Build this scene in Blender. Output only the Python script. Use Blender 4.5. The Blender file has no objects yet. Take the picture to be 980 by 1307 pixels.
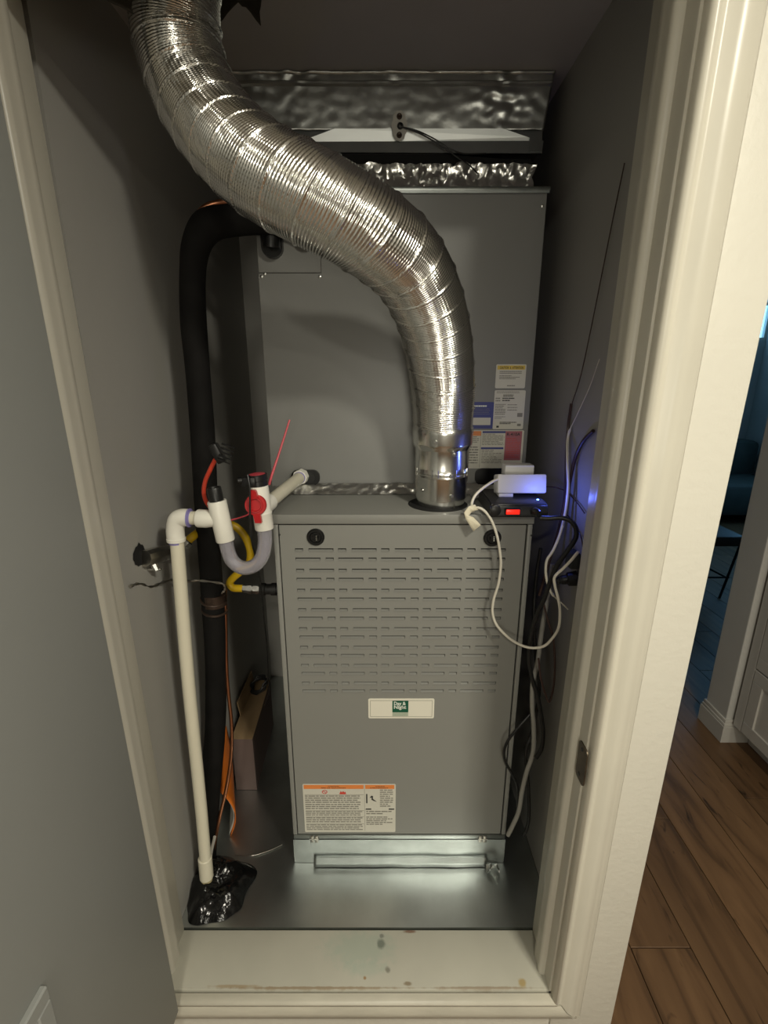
import bpy, bmesh, math, random
from mathutils import Vector, Matrix, noise
random.seed(7)
C = bpy.context.scene.collection
SC = bpy.context.scene
PI = math.pi
H = 1.65                       # camera height; closet platform is at H-1.221
F = 620.0                      # focal length in pixels of the 980x1307 frame
PITCH = math.radians(16.06)
CT, ST = math.cos(PITCH), math.sin(PITCH)

# ------------------------------------------------------------ camera, world, lights
cam_d = bpy.data.cameras.new('camera'); cam = bpy.data.objects.new('camera', cam_d); C.objects.link(cam)
cam.location = (0, 0, H); cam.rotation_euler = (PI/2 - PITCH, 0, 0)
cam_d.sensor_fit = 'VERTICAL'; cam_d.sensor_height = 36.0; cam_d.sensor_width = 27.0
cam_d.lens = F/1307*36; cam_d.clip_start = 0.02; cam_d.clip_end = 50
SC.camera = cam
w = bpy.data.worlds.new('world'); SC.world = w; w.use_nodes = True
w.node_tree.nodes['Background'].inputs[0].default_value = (0.10, 0.13, 0.17, 1)
w.node_tree.nodes['Background'].inputs[1].default_value = 0.15
SC.view_settings.view_transform = 'Standard'; SC.view_settings.look = 'None'
SC.view_settings.gamma = 1; SC.view_settings.use_curve_mapping = False
SC.view_settings.exposure = 0.45
def area(name, loc, size, power, col, target=None):
    l = bpy.data.lights.new(name, 'AREA'); l.shape = 'DISK'; l.size = size; l.energy = power; l.color = col
    o = bpy.data.objects.new(name, l); C.objects.link(o); o.location = loc
    if target is not None:
        o.rotation_euler = (Vector(target) - Vector(loc)).to_track_quat('-Z', 'Y').to_euler()
    return o
WARM = (1.0, 0.95, 0.80)
area('can_light', (0.70, -0.32, 2.425), 0.22, 18, WARM)
area('can_light', (-0.10, -1.15, 2.425), 0.22, 11, WARM)
area('can_light', (1.50, -1.70, 2.425), 0.22, 18, WARM)
area('fill_light', (0.15, -1.9, 1.35), 0.55, 7, WARM, (0.0, 1.0, 1.6))  # soft fill added behind the camera to lift the closet interior

# ------------------------------------------------------------ calibrated point helpers
def ratios(u, v):
    xc = (u-490)/F; yc = -(v-653.5)/F
    fw = CT + yc*ST; up = yc*CT - ST
    return xc/fw, up/fw
def P(u, v, Y):
    a, b = ratios(u, v); return Vector((a*Y, Y, H + b*Y))
def PX(u, v, x):
    a, b = ratios(u, v); return P(u, v, x/a)
def PZ(u, v, z):
    a, b = ratios(u, v); return P(u, v, (z-H)/b)
def PC(u, v, zc):
    yc = -(v-653.5)/F
    return P(u, v, (CT + yc*ST)*zc)

# ------------------------------------------------------------ materials
def mat(name, col, rough=0.5, metal=0.0, var=0.0, vscale=8, bump=0.0, bscale=60, spec=0.5,
        trans=0.0, emis=None, estr=0.0, col2=None, stretch=None, coat=0.0, ior=1.45, rvar=0.0, bdist=0.002):
    m = bpy.data.materials.new(name); m.use_nodes = True
    nt = m.node_tree; n = nt.nodes; L = nt.links; b = n['Principled BSDF']
    b.inputs['Base Color'].default_value = (*col, 1); b.inputs['Roughness'].default_value = rough
    b.inputs['Metallic'].default_value = metal; b.inputs['Specular IOR Level'].default_value = spec
    b.inputs['Transmission Weight'].default_value = trans; b.inputs['IOR'].default_value = ior
    b.inputs['Coat Weight'].default_value = coat
    if emis: b.inputs['Emission Color'].default_value = (*emis, 1); b.inputs['Emission Strength'].default_value = estr
    tc = n.new('ShaderNodeTexCoord'); mp = n.new('ShaderNodeMapping')
    L.new(tc.outputs['Object'], mp.inputs[0])
    if stretch: mp.inputs['Scale'].default_value = stretch
    if var > 0 or col2:
        nz = n.new('ShaderNodeTexNoise'); nz.inputs['Scale'].default_value = vscale; nz.inputs['Detail'].default_value = 6
        L.new(mp.outputs[0], nz.inputs['Vector'])
        rp = n.new('ShaderNodeValToRGB'); rp.color_ramp.elements[0].position = 0.3; rp.color_ramp.elements[1].position = 0.7
        c2 = col2 if col2 else tuple(min(1, c*(1+var)) for c in col)
        c1 = col if col2 else tuple(c*(1-var) for c in col)
        rp.color_ramp.elements[0].color = (*c1, 1); rp.color_ramp.elements[1].color = (*c2, 1)
        L.new(nz.outputs['Fac'], rp.inputs[0]); L.new(rp.outputs[0], b.inputs['Base Color'])
        if rvar > 0:
            mr = n.new('ShaderNodeMapRange'); mr.inputs[3].default_value = max(0.02, rough-rvar); mr.inputs[4].default_value = rough+rvar
            L.new(nz.outputs['Fac'], mr.inputs[0]); L.new(mr.outputs[0], b.inputs['Roughness'])
    if bump > 0:
        nb = n.new('ShaderNodeTexNoise'); nb.inputs['Scale'].default_value = bscale; nb.inputs['Detail'].default_value = 5
        L.new(mp.outputs[0], nb.inputs['Vector'])
        bp = n.new('ShaderNodeBump'); bp.inputs['Strength'].default_value = bump; bp.inputs['Distance'].default_value = bdist
        L.new(nb.outputs['Fac'], bp.inputs['Height']); L.new(bp.outputs[0], b.inputs['Normal'])
    return m
def spots(m, lst):
    """worn spots on a material: (x, y, rx, ry, colour, strength) in object space, ragged with noise"""
    nt = m.node_tree; n = nt.nodes; L = nt.links; b = n['Principled BSDF']
    tc = n.new('ShaderNodeTexCoord'); nz = n.new('ShaderNodeTexNoise'); nz.inputs['Scale'].default_value = 60; nz.inputs['Detail'].default_value = 5
    L.new(tc.outputs['Object'], nz.inputs['Vector'])
    src = b.inputs['Base Color'].links[0].from_socket if b.inputs['Base Color'].links else None
    for (x, y, rx, ry, col, st) in lst:
        mp = n.new('ShaderNodeMapping'); mp.vector_type = 'POINT'
        mp.inputs['Location'].default_value = (-x/rx, -y/ry, 0); mp.inputs['Scale'].default_value = (1/rx, 1/ry, 0)
        L.new(tc.outputs['Object'], mp.inputs[0])
        ln = n.new('ShaderNodeVectorMath'); ln.operation = 'LENGTH'; L.new(mp.outputs[0], ln.inputs[0])
        ad = n.new('ShaderNodeMath'); ad.operation = 'MULTIPLY_ADD'; ad.inputs[1].default_value = 1.3
        L.new(nz.outputs['Fac'], ad.inputs[0]); L.new(ln.outputs['Value'], ad.inputs[2])
        mr = n.new('ShaderNodeMapRange'); mr.inputs[1].default_value = 1.15; mr.inputs[2].default_value = 1.75
        mr.inputs[3].default_value = st; mr.inputs[4].default_value = 0
        L.new(ad.outputs[0], mr.inputs[0])
        mx = n.new('ShaderNodeMix'); mx.data_type = 'RGBA'
        L.new(mr.outputs[0], mx.inputs[0])
        if src: L.new(src, mx.inputs[6])
        else: mx.inputs[6].default_value = b.inputs['Base Color'].default_value
        mx.inputs[7].default_value = (*col, 1); src = mx.outputs[2]
    L.new(src, b.inputs['Base Color'])

M = {}
M['wall'] = mat('closet grey paint', (0.36, 0.35, 0.325), 0.55, var=0.03, vscale=3, bump=0.12, bscale=160)
M['wallr'] = mat('orange peel white paint', (0.66, 0.635, 0.555), 0.45, var=0.02, vscale=4, bump=0.28, bscale=80, bdist=0.003)
M['ceil'] = mat('ceiling paint', (0.50, 0.48, 0.47), 0.7, var=0.03, bump=0.15, bscale=150)
M['hallc'] = mat('hall ceiling paint', (0.75, 0.73, 0.68), 0.8, var=0.02)
M['hallw'] = mat('hall wall paint', (0.50, 0.49, 0.46), 0.7, var=0.02)
M['trim'] = mat('white trim enamel', (0.62, 0.59, 0.50), 0.32, var=0.04, vscale=5, bump=0.08, bscale=40)
M['jamb'] = mat('jamb enamel', (0.55, 0.525, 0.45), 0.35, var=0.05, vscale=6, bump=0.08, bscale=40, stretch=(1, 1, 0.15))
M['door'] = mat('door grey green paint', (0.29, 0.297, 0.282), 0.5, var=0.02, vscale=2, bump=0.05, bscale=200)
M['sill'] = mat('sill painted board', (0.47, 0.455, 0.385), 0.38, var=0.05, vscale=7, bump=0.1, bscale=30)
M['sillnose'] = mat('sill nosing enamel', (0.54, 0.51, 0.425), 0.4, var=0.10, vscale=14, bump=0.2, bscale=60, stretch=(0.6, 2, 2))
M['furn'] = mat('furnace grey powder paint', (0.237, 0.237, 0.218), 0.42, var=0.02, vscale=3, bump=0.04, bscale=400)
M['coil'] = mat('coil case grey paint', (0.20, 0.20, 0.19), 0.32, var=0.03, vscale=3, bump=0.04, bscale=200)
M['galv'] = mat('galvanized sheet', (0.44, 0.47, 0.46), 0.36, 1.0, var=0.12, vscale=18, bump=0.1, bscale=12, rvar=0.06)
M['plat'] = mat('platform sheet metal', (0.55, 0.58, 0.57), 0.36, 1.0, var=0.18, vscale=6, bump=0.12, bscale=5, rvar=0.10, bdist=0.004)
M['flex'] = mat('flexible aluminium duct', (0.82, 0.81, 0.77), 0.20, 1.0, var=0.05, vscale=12, rvar=0.03)
M['flexseam'] = mat('duct lock seam aluminium', (0.88, 0.86, 0.80), 0.25, 1.0, var=0.04, vscale=30)
M['collar'] = mat('galvanized collar', (0.74, 0.74, 0.71), 0.20, 1.0, var=0.10, vscale=22, bump=0.12, bscale=20, rvar=0.07)
M['foil'] = mat('wrinkled foil tape', (0.52, 0.53, 0.51), 0.36, 1.0, var=0.10, vscale=25, bump=0.2, bscale=40, rvar=0.05, bdist=0.003)
M['foilc'] = mat('crumpled foil', (0.88, 0.88, 0.85), 0.28, 1.0, var=0.06, vscale=40, bump=0.5, bscale=60, bdist=0.003)
M['duct'] = mat('plenum sheet metal', (0.34, 0.35, 0.35), 0.35, 1.0, var=0.1, vscale=10)
M['duct_lit'] = mat('plenum flange painted lit', (0.85, 0.88, 0.87), 0.5, 1.0, var=0.05, vscale=10)  # paler copy of the plenum metal; the colour carries the light it catches
M['black'] = mat('black plastic', (0.012, 0.012, 0.012), 0.35, var=0.2)
M['blackm'] = mat('matte black', (0.008, 0.008, 0.008), 0.9)
M['foam'] = mat('black foam insulation', (0.007, 0.0065, 0.006), 0.8, var=0.3, vscale=20, bump=0.4, bscale=50, spec=0.2)
M['bag'] = mat('glossy black sealant', (0.006, 0.006, 0.006), 0.12, var=0.2, bump=0.6, bscale=25, bdist=0.006)
M['pvc'] = mat('white pvc', (0.80, 0.78, 0.70), 0.30, var=0.03, vscale=15)
M['pvcp'] = mat('aged cream pvc pipe', (0.68, 0.64, 0.51), 0.34, var=0.06, vscale=12, stretch=(1, 1, 0.3))
M['primer'] = mat('purple primer', (0.26, 0.23, 0.50), 0.4, var=0.1)
M['dirty'] = mat('stained pvc', (0.42, 0.36, 0.20), 0.4, var=0.4, vscale=50)
M['clear'] = mat('clear vinyl tube', (0.84, 0.82, 0.89), 0.10, trans=0.80, ior=1.40)
M['red'] = mat('red plastic', (0.45, 0.012, 0.015), 0.3, var=0.05)
M['redw'] = mat('red wire sheath', (0.62, 0.06, 0.03), 0.35, var=0.05)
M['pinkred'] = mat('thin red wire sheath', (0.55, 0.06, 0.08), 0.4, var=0.05)
M['yellow'] = mat('yellow gas line coating', (0.62, 0.40, 0.012), 0.35, var=0.06)
M['chrome'] = mat('nickel fitting', (0.70, 0.70, 0.68), 0.22, 1.0, var=0.1, vscale=40)
M['iron'] = mat('dark iron fitting', (0.05, 0.05, 0.05), 0.45, 0.6, var=0.2, vscale=60)
M['steel'] = mat('tarnished steel', (0.45, 0.43, 0.39), 0.32, 1.0, var=0.4, vscale=30)
M['copper'] = mat('copper', (0.50, 0.22, 0.12), 0.35, 1.0, var=0.15, vscale=30)
M['strapw'] = mat('brown steel strap', (0.06, 0.04, 0.03), 0.4, 0.5, var=0.3, vscale=60)
M['orange'] = mat('orange printed paper', (0.62, 0.16, 0.02), 0.4, var=0.10, vscale=12, bump=0.3, bscale=20)
M['paper'] = mat('paper', (0.55, 0.52, 0.46), 0.7, var=0.05)
M['card'] = mat('cardboard', (0.28, 0.19, 0.10), 0.8, var=0.08, vscale=10)
M['cardd'] = mat('dark printed cardboard', (0.13, 0.095, 0.085), 0.6, var=0.08, vscale=10)
M['white'] = mat('white plastic', (0.75, 0.74, 0.72), 0.4, var=0.02)
M['cordw'] = mat('cream cord', (0.72, 0.68, 0.58), 0.4, var=0.03)
M['cordg'] = mat('grey cable', (0.30, 0.29, 0.26), 0.5, var=0.06)
M['cordb'] = mat('black cable', (0.012, 0.012, 0.012), 0.4, var=0.1)
M['cordbr'] = mat('brown cable', (0.05, 0.025, 0.02), 0.4, var=0.1)
M['label'] = mat('label paper', (0.62, 0.60, 0.52), 0.4, var=0.02)
M['plate'] = mat('nameplate cream', (0.78, 0.75, 0.64), 0.3, var=0.01)
M['plated'] = mat('nameplate groove', (0.25, 0.24, 0.20), 0.4)
M['ink'] = mat('black ink', (0.03, 0.03, 0.03), 0.5)
M['inkg'] = mat('grey ink', (0.22, 0.21, 0.18), 0.5)
M['green'] = mat('green ink', (0.005, 0.09, 0.05), 0.4)
M['greenl'] = mat('pale green ink', (0.22, 0.30, 0.22), 0.4)
M['whitei'] = mat('white ink', (0.75, 0.78, 0.70), 0.4)
M['oran'] = mat('orange ink', (0.75, 0.24, 0.06), 0.4)
M['yell'] = mat('yellow ink', (0.70, 0.50, 0.08), 0.4)
M['blue'] = mat('blue ink', (0.03, 0.04, 0.22), 0.4)
M['pink'] = mat('pink ink', (0.38, 0.12, 0.15), 0.4)
M['redi'] = mat('red ink', (0.60, 0.05, 0.03), 0.4)
M['ledb'] = mat('blue led', (0.1, 0.2, 1), 0.3, emis=(0.08, 0.22, 1.0), estr=14)
M['redsw'] = mat('lit red switch', (0.5, 0.02, 0.01), 0.25, emis=(1.0, 0.02, 0.01), estr=0.8)
M['strike'] = mat('bronze strike', (0.10, 0.08, 0.055), 0.4, 0.8, var=0.3, vscale=40)
M['cab'] = mat('white cabinet lacquer', (0.50, 0.48, 0.44), 0.35, var=0.02)
M['screw'] = mat('zinc screw', (0.55, 0.55, 0.52), 0.3, 1.0)
M['gasket'] = mat('black rubber gasket', (0.006, 0.006, 0.006), 0.3)
M['disc'] = mat('clear acrylic disc', (0.60, 0.58, 0.53), 0.35, trans=0.1, ior=1.2)
M['blueglass'] = mat('dusk window glass', (0.02, 0.04, 0.08), 0.1, emis=(0.10, 0.26, 0.45), estr=4.0)
M['tape'] = mat('black flap tape', (0.05, 0.045, 0.035), 0.6, var=0.3, vscale=20, bump=0.3, bscale=30)
M['tag'] = mat('cream tape tag', (0.72, 0.66, 0.50), 0.5, var=0.05, vscale=30)
M['hose'] = mat('dark back wall board', (0.05, 0.055, 0.045), 0.8, var=0.2)

def wood_mat(name, a, b_, c):
    m = bpy.data.materials.new(name); m.use_nodes = True
    nt = m.node_tree; n = nt.nodes; L = nt.links; b = n['Principled BSDF']
    tc = n.new('ShaderNodeTexCoord'); oi = n.new('ShaderNodeObjectInfo')
    sc = n.new('ShaderNodeVectorMath'); sc.operation = 'SCALE'; sc.inputs[3].default_value = 13.7
    cx = n.new('ShaderNodeCombineXYZ'); L.new(oi.outputs['Random'], cx.inputs[0]); L.new(oi.outputs['Random'], cx.inputs[1])
    L.new(cx.outputs[0], sc.inputs[0])
    ad = n.new('ShaderNodeVectorMath'); L.new(tc.outputs['Object'], ad.inputs[0]); L.new(sc.outputs[0], ad.inputs[1])
    mp = n.new('ShaderNodeMapping'); mp.inputs['Scale'].default_value = (14, 1.6, 14); L.new(ad.outputs[0], mp.inputs[0])
    n1 = n.new('ShaderNodeTexNoise'); n1.inputs['Scale'].default_value = 1.2; n1.inputs['Detail'].default_value = 8; n1.inputs['Distortion'].default_value = 1.2
    L.new(mp.outputs[0], n1.inputs['Vector'])
    rp = n.new('ShaderNodeValToRGB'); e = rp.color_ramp.elements
    e[0].position = 0.28; e[0].color = (*c, 1); e[1].position = 0.72; e[1].color = (*a, 1)
    k = e.new(0.45); k.color = (*b_, 1)
    L.new(n1.outputs['Fac'], rp.inputs[0])
    mp2 = n.new('ShaderNodeMapping'); mp2.inputs['Scale'].default_value = (9, 2.2, 9); L.new(ad.outputs[0], mp2.inputs[0])
    n2 = n.new('ShaderNodeTexNoise'); n2.inputs['Scale'].default_value = 1.6; n2.inputs['Detail'].default_value = 3; n2.inputs['Distortion'].default_value = 2.5
    L.new(mp2.outputs[0], n2.inputs['Vector'])
    mr = n.new('ShaderNodeMapRange'); mr.inputs[1].default_value = 0.27; mr.inputs[2].default_value = 0.36; mr.inputs[3].default_value = 0.25; mr.inputs[4].default_value = 1
    L.new(n2.outputs['Fac'], mr.inputs[0])
    hv = n.new('ShaderNodeMapRange'); hv.inputs[3].default_value = 0.75; hv.inputs[4].default_value = 1.15; L.new(oi.outputs['Random'], hv.inputs[0])
    mm = n.new('ShaderNodeMath'); mm.operation = 'MULTIPLY'; L.new(mr.outputs[0], mm.inputs[0]); L.new(hv.outputs[0], mm.inputs[1])
    vm = n.new('ShaderNodeVectorMath'); vm.operation = 'SCALE'; L.new(rp.outputs[0], vm.inputs[0]); L.new(mm.outputs[0], vm.inputs[3])
    L.new(vm.outputs[0], b.inputs['Base Color']); b.inputs['Roughness'].default_value = 0.42
    bp = n.new('ShaderNodeBump'); bp.inputs['Strength'].default_value = 0.15; bp.inputs['Distance'].default_value = 0.002
    L.new(n1.outputs['Fac'], bp.inputs['Height']); L.new(bp.outputs[0], b.inputs['Normal'])
    return m
M['plank'] = wood_mat('oak plank', (0.20, 0.112, 0.054), (0.15, 0.082, 0.039), (0.07, 0.038, 0.019))

# ------------------------------------------------------------ mesh helpers (all shapes given in world coordinates)
def root_loc(o):
    while o.parent: o = o.parent
    return Vector(o.location)
def tag(o, label=None, cat=None, group=None, kind=None):
    if label: o['label'] = label
    if cat: o['category'] = cat
    if group: o['group'] = group
    if kind: o['kind'] = kind
    return o
def thing(name, label, cat, loc, group=None):
    o = bpy.data.objects.new(name, None); C.objects.link(o); o.location = loc; o.empty_display_size = 0.05
    return tag(o, label, cat, group)
def obj(name, bm, m, parent=None, smooth=True, label=None, angle=35, recalc=True):
    mats = m if isinstance(m, (list, tuple)) else [m]
    me = bpy.data.meshes.new(name); 
    if recalc: bmesh.ops.recalc_face_normals(bm, faces=bm.faces)
    if parent is not None: off = root_loc(parent)
    else:
        vs = [v.co for v in bm.verts]
        off = Vector(((min(v.x for v in vs)+max(v.x for v in vs))/2, (min(v.y for v in vs)+max(v.y for v in vs))/2, min(v.z for v in vs)))
    bmesh.ops.translate(bm, verts=bm.verts, vec=-off)
    if smooth:
        for f in bm.faces: f.smooth = True
        for e in bm.edges:
            if len(e.link_faces) == 2 and e.calc_face_angle(0) > math.radians(angle): e.smooth = False
    bm.to_mesh(me); bm.free()
    for k in mats: me.materials.append(k)
    o = bpy.data.objects.new(name, me); C.objects.link(o)
    if parent is not None: o.parent = parent
    else: o.location = off
    if label: o['label'] = label
    return o
def struct(name, bm, m, parent=None, **k):
    o = obj(name, bm, m, parent, **k)
    if parent is None: o['kind'] = 'structure'
    return o
def B(): return bmesh.new()
def box(bm, x0, x1, y0, y1, z0, z1, bev=0.0, mi=0, rot=None, seg=2):
    x0, x1 = min(x0, x1), max(x0, x1); y0, y1 = min(y0, y1), max(y0, y1); z0, z1 = min(z0, z1), max(z0, z1)
    r = bmesh.ops.create_cube(bm, size=1.0)
    vs = r['verts']
    for v in vs: v.co = Vector((v.co.x*(x1-x0), v.co.y*(y1-y0), v.co.z*(z1-z0)))
    fs = set(f for v in vs for f in v.link_faces)
    for f in fs: f.material_index = mi
    if bev > 0:
        es = list(set(e for v in vs for e in v.link_edges))
        rr = bmesh.ops.bevel(bm, geom=es, offset=bev, segments=seg, affect='EDGES', profile=0.5)
        vs = list(set(v for f in rr['faces'] for v in f.verts) | set(v for v in vs if v.is_valid))
    c = Vector(((x0+x1)/2, (y0+y1)/2, (z0+z1)/2))
    for v in vs:
        if rot is not None: v.co = rot @ v.co
        v.co += c
    return vs
def frame_of(d):
    d = d.normalized(); a = Vector((0, 0, 1)) if abs(d.z) < 0.9 else Vector((1, 0, 0))
    x = d.cross(a).normalized(); y = d.cross(x).normalized(); return x, y
def cyl(bm, a, b, r0, r1=None, seg=24, caps=True, mi=0):
    a, b = Vector(a), Vector(b); r1 = r0 if r1 is None else r1
    x, y = frame_of(b-a)
    R = []
    for p, r in ((a, r0), (b, r1)):
        R.append([bm.verts.new(p + x*math.cos(t*2*PI/seg)*r + y*math.sin(t*2*PI/seg)*r) for t in range(seg)])
    fs = []
    for i in range(seg):
        j = (i+1) % seg; fs.append(bm.faces.new((R[0][i], R[0][j], R[1][j], R[1][i])))
    if caps: fs.append(bm.faces.new(R[0][::-1])); fs.append(bm.faces.new(R[1]))
    for f in fs: f.material_index = mi
def lathe(bm, a, d, prof, seg=32, mi=0, caps=True):
    """prof: list of (distance along d, radius)"""
    a = Vector(a); d = Vector(d).normalized(); x, y = frame_of(d)
    R = [[bm.verts.new(a + d*s + (x*math.cos(t*2*PI/seg) + y*math.sin(t*2*PI/seg))*r) for t in range(seg)] for s, r in prof]
    for k in range(len(R)-1):
        for i in range(seg):
            j = (i+1) % seg; f = bm.faces.new((R[k][i], R[k][j], R[k+1][j], R[k+1][i])); f.material_index = mi
    if caps:
        bm.faces.new(R[0][::-1]).material_index = mi; bm.faces.new(R[-1]).material_index = mi
def smooth_path(pts, n=8):
    pts = [Vector(p) for p in pts]; out = []
    q = [pts[0]*2-pts[1]] + pts + [pts[-1]*2-pts[-2]]
    for i in range(1, len(q)-2):
        p0, p1, p2, p3 = q[i-1:i+3]
        for k in range(n):
            t = k/n
            out.append(0.5*((2*p1) + (p2-p0)*t + (2*p0-5*p1+4*p2-p3)*t*t + (3*p1-p0-3*p2+p3)*t**3))
    out.append(pts[-1]); return out
def tube(bm, pts, r, seg=12, caps=True, mi=0, flat=None):
    """sweep a circle (or ellipse) along pts with parallel transported frames"""
    pts = [Vector(p) for p in pts]
    rad = r if callable(r) else (lambda k: r)
    T = []
    for i in range(len(pts)):
        d = pts[min(i+1, len(pts)-1)] - pts[max(i-1, 0)]; T.append(d.normalized())
    x, y = frame_of(T[0]); R = []
    for i, p in enumerate(pts):
        if i:
            ax = T[i-1].cross(T[i])
            if ax.length > 1e-7:
                q = Matrix.Rotation(T[i-1].angle(T[i]), 3, ax.normalized()); x = q @ x; y = q @ y
        rr = rad(i)
        R.append([bm.verts.new(p + x*math.cos(t*2*PI/seg)*rr + y*math.sin(t*2*PI/seg)*rr*(flat or 1)) for t in range(seg)])
    for k in range(len(R)-1):
        for i in range(seg):
            j = (i+1) % seg; bm.faces.new((R[k][i], R[k][j], R[k+1][j], R[k+1][i])).material_index = mi
    if caps: bm.faces.new(R[0][::-1]).material_index = mi; bm.faces.new(R[-1]).material_index = mi
def prism(bm, poly, z0, z1, mi=0):
    """poly in x,y extruded in z"""
    a = [bm.verts.new((p[0], p[1], z0)) for p in poly]; b = [bm.verts.new((p[0], p[1], z1)) for p in poly]
    n = len(poly)
    bm.faces.new(a[::-1]).material_index = mi; bm.faces.new(b).material_index = mi
    for i in range(n):
        j = (i+1) % n; bm.faces.new((a[i], a[j], b[j], b[i])).material_index = mi
def prism_x(bm, poly, x0, x1, mi=0):
    """poly in y,z extruded in x"""
    a = [bm.verts.new((x0, p[0], p[1])) for p in poly]; b = [bm.verts.new((x1, p[0], p[1])) for p in poly]
    n = len(poly)
    bm.faces.new(a[::-1]).material_index = mi; bm.faces.new(b).material_index = mi
    for i in range(n):
        j = (i+1) % n; bm.faces.new((a[i], a[j], b[j], b[i])).material_index = mi
def slab_xz(bm, poly, y0, y1, mi=0):
    """poly in x,z extruded in y"""
    a = [bm.verts.new((p[0], y0, p[1])) for p in poly]; b = [bm.verts.new((p[0], y1, p[1])) for p in poly]
    n = len(poly)
    bm.faces.new(a).material_index = mi; bm.faces.new(b[::-1]).material_index = mi
    for i in range(n):
        j = (i+1) % n; bm.faces.new((a[i], b[i], b[j], a[j])).material_index = mi
def rrect(x0, x1, z0, z1, r, n=4):
    out = []
    for cx, cz, a0 in ((x1-r, z1-r, 0), (x0+r, z1-r, 90), (x0+r, z0+r, 180), (x1-r, z0+r, 270)):
        for k in range(n+1):
            a = math.radians(a0 + 90*k/n); out.append((cx+r*math.cos(a), cz+r*math.sin(a)))
    return out
def lean(bm):                      # the door frame stands a little out of plumb
    for v in bm.verts: v.co.y += -0.022*(v.co.z - H + 1.221)
def crumple(bm, amp, sc, seed=0, axes=(1, 1, 1)):
    for v in bm.verts:
        q = noise.noise_vector(v.co*sc + Vector((seed, seed*1.7, 0)))
        v.co += Vector((q.x*axes[0], q.y*axes[1], q.z*axes[2]))*amp
def grid(bm, fn, nu, nv, mi=0):
    V = [[bm.verts.new(fn(i/nu, j/nv)) for j in range(nv+1)] for i in range(nu+1)]
    for i in range(nu):
        for j in range(nv): bm.faces.new((V[i][j], V[i+1][j], V[i+1][j+1], V[i][j+1])).material_index = mi
def text_bm(txt, size, bold=0.0):
    c = bpy.data.curves.new('t', 'FONT'); c.body = txt; c.size = size; c.offset = bold; c.extrude = 0.0; c.space_line = 0.85; c.resolution_u = 3
    o = bpy.data.objects.new('t', c); me = bpy.data.meshes.new_from_object(o)
    bm = bmesh.new(); bm.from_mesh(me)
    bpy.data.objects.remove(o); bpy.data.curves.remove(c); bpy.data.meshes.remove(me)
    return bm

PZL = H - 1.221      # platform level
CZ = H + 0.61        # closet ceiling
XL, XR = -0.47, 0.39 # closet side walls
YB = 1.76            # closet back wall
JL, JR = -0.455, 0.338
HD = H + 0.45        # head of opening

# ============================================================ SETTING
# hall floor: recessed sub-floor with single planks lying on it
b = B(); box(b, -1.5, 4.6, -2.6, 6.2, -0.06, -0.012); floor = struct('floor', b, M['blackm'], smooth=False)
pw = 0.18; x_first = 0.9155 - pw*3
planks = {}
def plank_mesh(L):
    b = B(); box(b, -pw/2+0.0012, pw/2-0.0012, -L/2+0.0012, L/2-0.0012, -0.012, 0.0, bev=0.0012, seg=1)
    me = bpy.data.meshes.new('plank'); bm_ = b; bm_.to_mesh(me); bm_.free(); me.materials.append(M['plank']); return me
PL = 1.22; pm = plank_mesh(PL)
n_pl = 0
for k in range(-10, 23):
    xc = 0.9155 - pw/2 + pw*k
    if xc < -1.4 or xc > 4.5: continue
    off = {0: 1.033}.get(k, 1.033 + (k*0.437) % PL)
    y = off - PL*4
    while y < 6.1:
        yc = y + PL/2
        if -2.5 < yc < 6.2 and n_pl < 290:
            o = bpy.data.objects.new('plank', pm); C.objects.link(o); o.parent = floor
            o.location = Vector((xc, yc, 0)) - Vector(floor.location); n_pl += 1
        y += PL
# hall shell
b = B(); box(b, -1.5, 4.6, -2.6, 6.2, 2.44, 2.5); struct('ceiling', b, M['hallc'], smooth=False)
b = B(); box(b, -1.5, 4.6, -2.7, -2.6, 0, 2.44); struct('wall_rear', b, M['hallw'], smooth=False)
b = B(); box(b, -1.6, -1.5, -2.7, 6.2, 0, 2.44); struct('wall_hall_left', b, M['hallw'], smooth=False)
b = B(); box(b, -1.5, 3.0, 6.2, 6.3, 0, 2.44); box(b, 3.0, 4.6, 6.2, 6.3, 0, 2.02); struct('wall_far', b, M['hallw'], smooth=False)
b = B(); box(b, 4.6, 4.7, -2.7, 6.3, 0, 2.44); struct('wall_hall_right', b, M['hallw'], smooth=False)
w2 = thing('fill_window', None, None, (4.6, 4.3, 0.95)); w2['kind'] = 'structure'  # out-of-view window, pane and frame, added to brighten the far room
b = B(); box(b, 4.585, 4.59, 3.25, 5.35, 1.0, 2.0); obj('pane', b, M['blueglass'], w2, smooth=False)
b = B()
for (y0, y1, z0, z1) in ((3.2, 5.4, 0.95, 1.0), (3.2, 5.4, 2.0, 2.05), (3.2, 3.25, 1.0, 2.0), (5.35, 5.4, 1.0, 2.0), (4.28, 4.32, 1.0, 2.0)): box(b, 4.57, 4.6, y0, y1, z0, z1)
obj('window_frame', b, M['trim'], w2, smooth=False)
wn = thing('window_1', None, None, (3.8, 6.22, 2.02)); wn['kind'] = 'structure'
b = B(); box(b, 3.03, 4.57, 6.24, 6.25, 2.04, 2.42); obj('pane', b, M['blueglass'], wn, smooth=False)
b = B()
for (x0, x1, z0, z1) in ((3.0, 4.6, 2.02, 2.05), (3.0, 4.6, 2.41, 2.44), (3.0, 3.03, 2.05, 2.41), (4.57, 4.6, 2.05, 2.41), (3.78, 3.81, 2.05, 2.41)):
    box(b, x0, x1, 6.2, 6.26, z0, z1)
obj('window_frame', b, M['trim'], wn, smooth=False)

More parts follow.
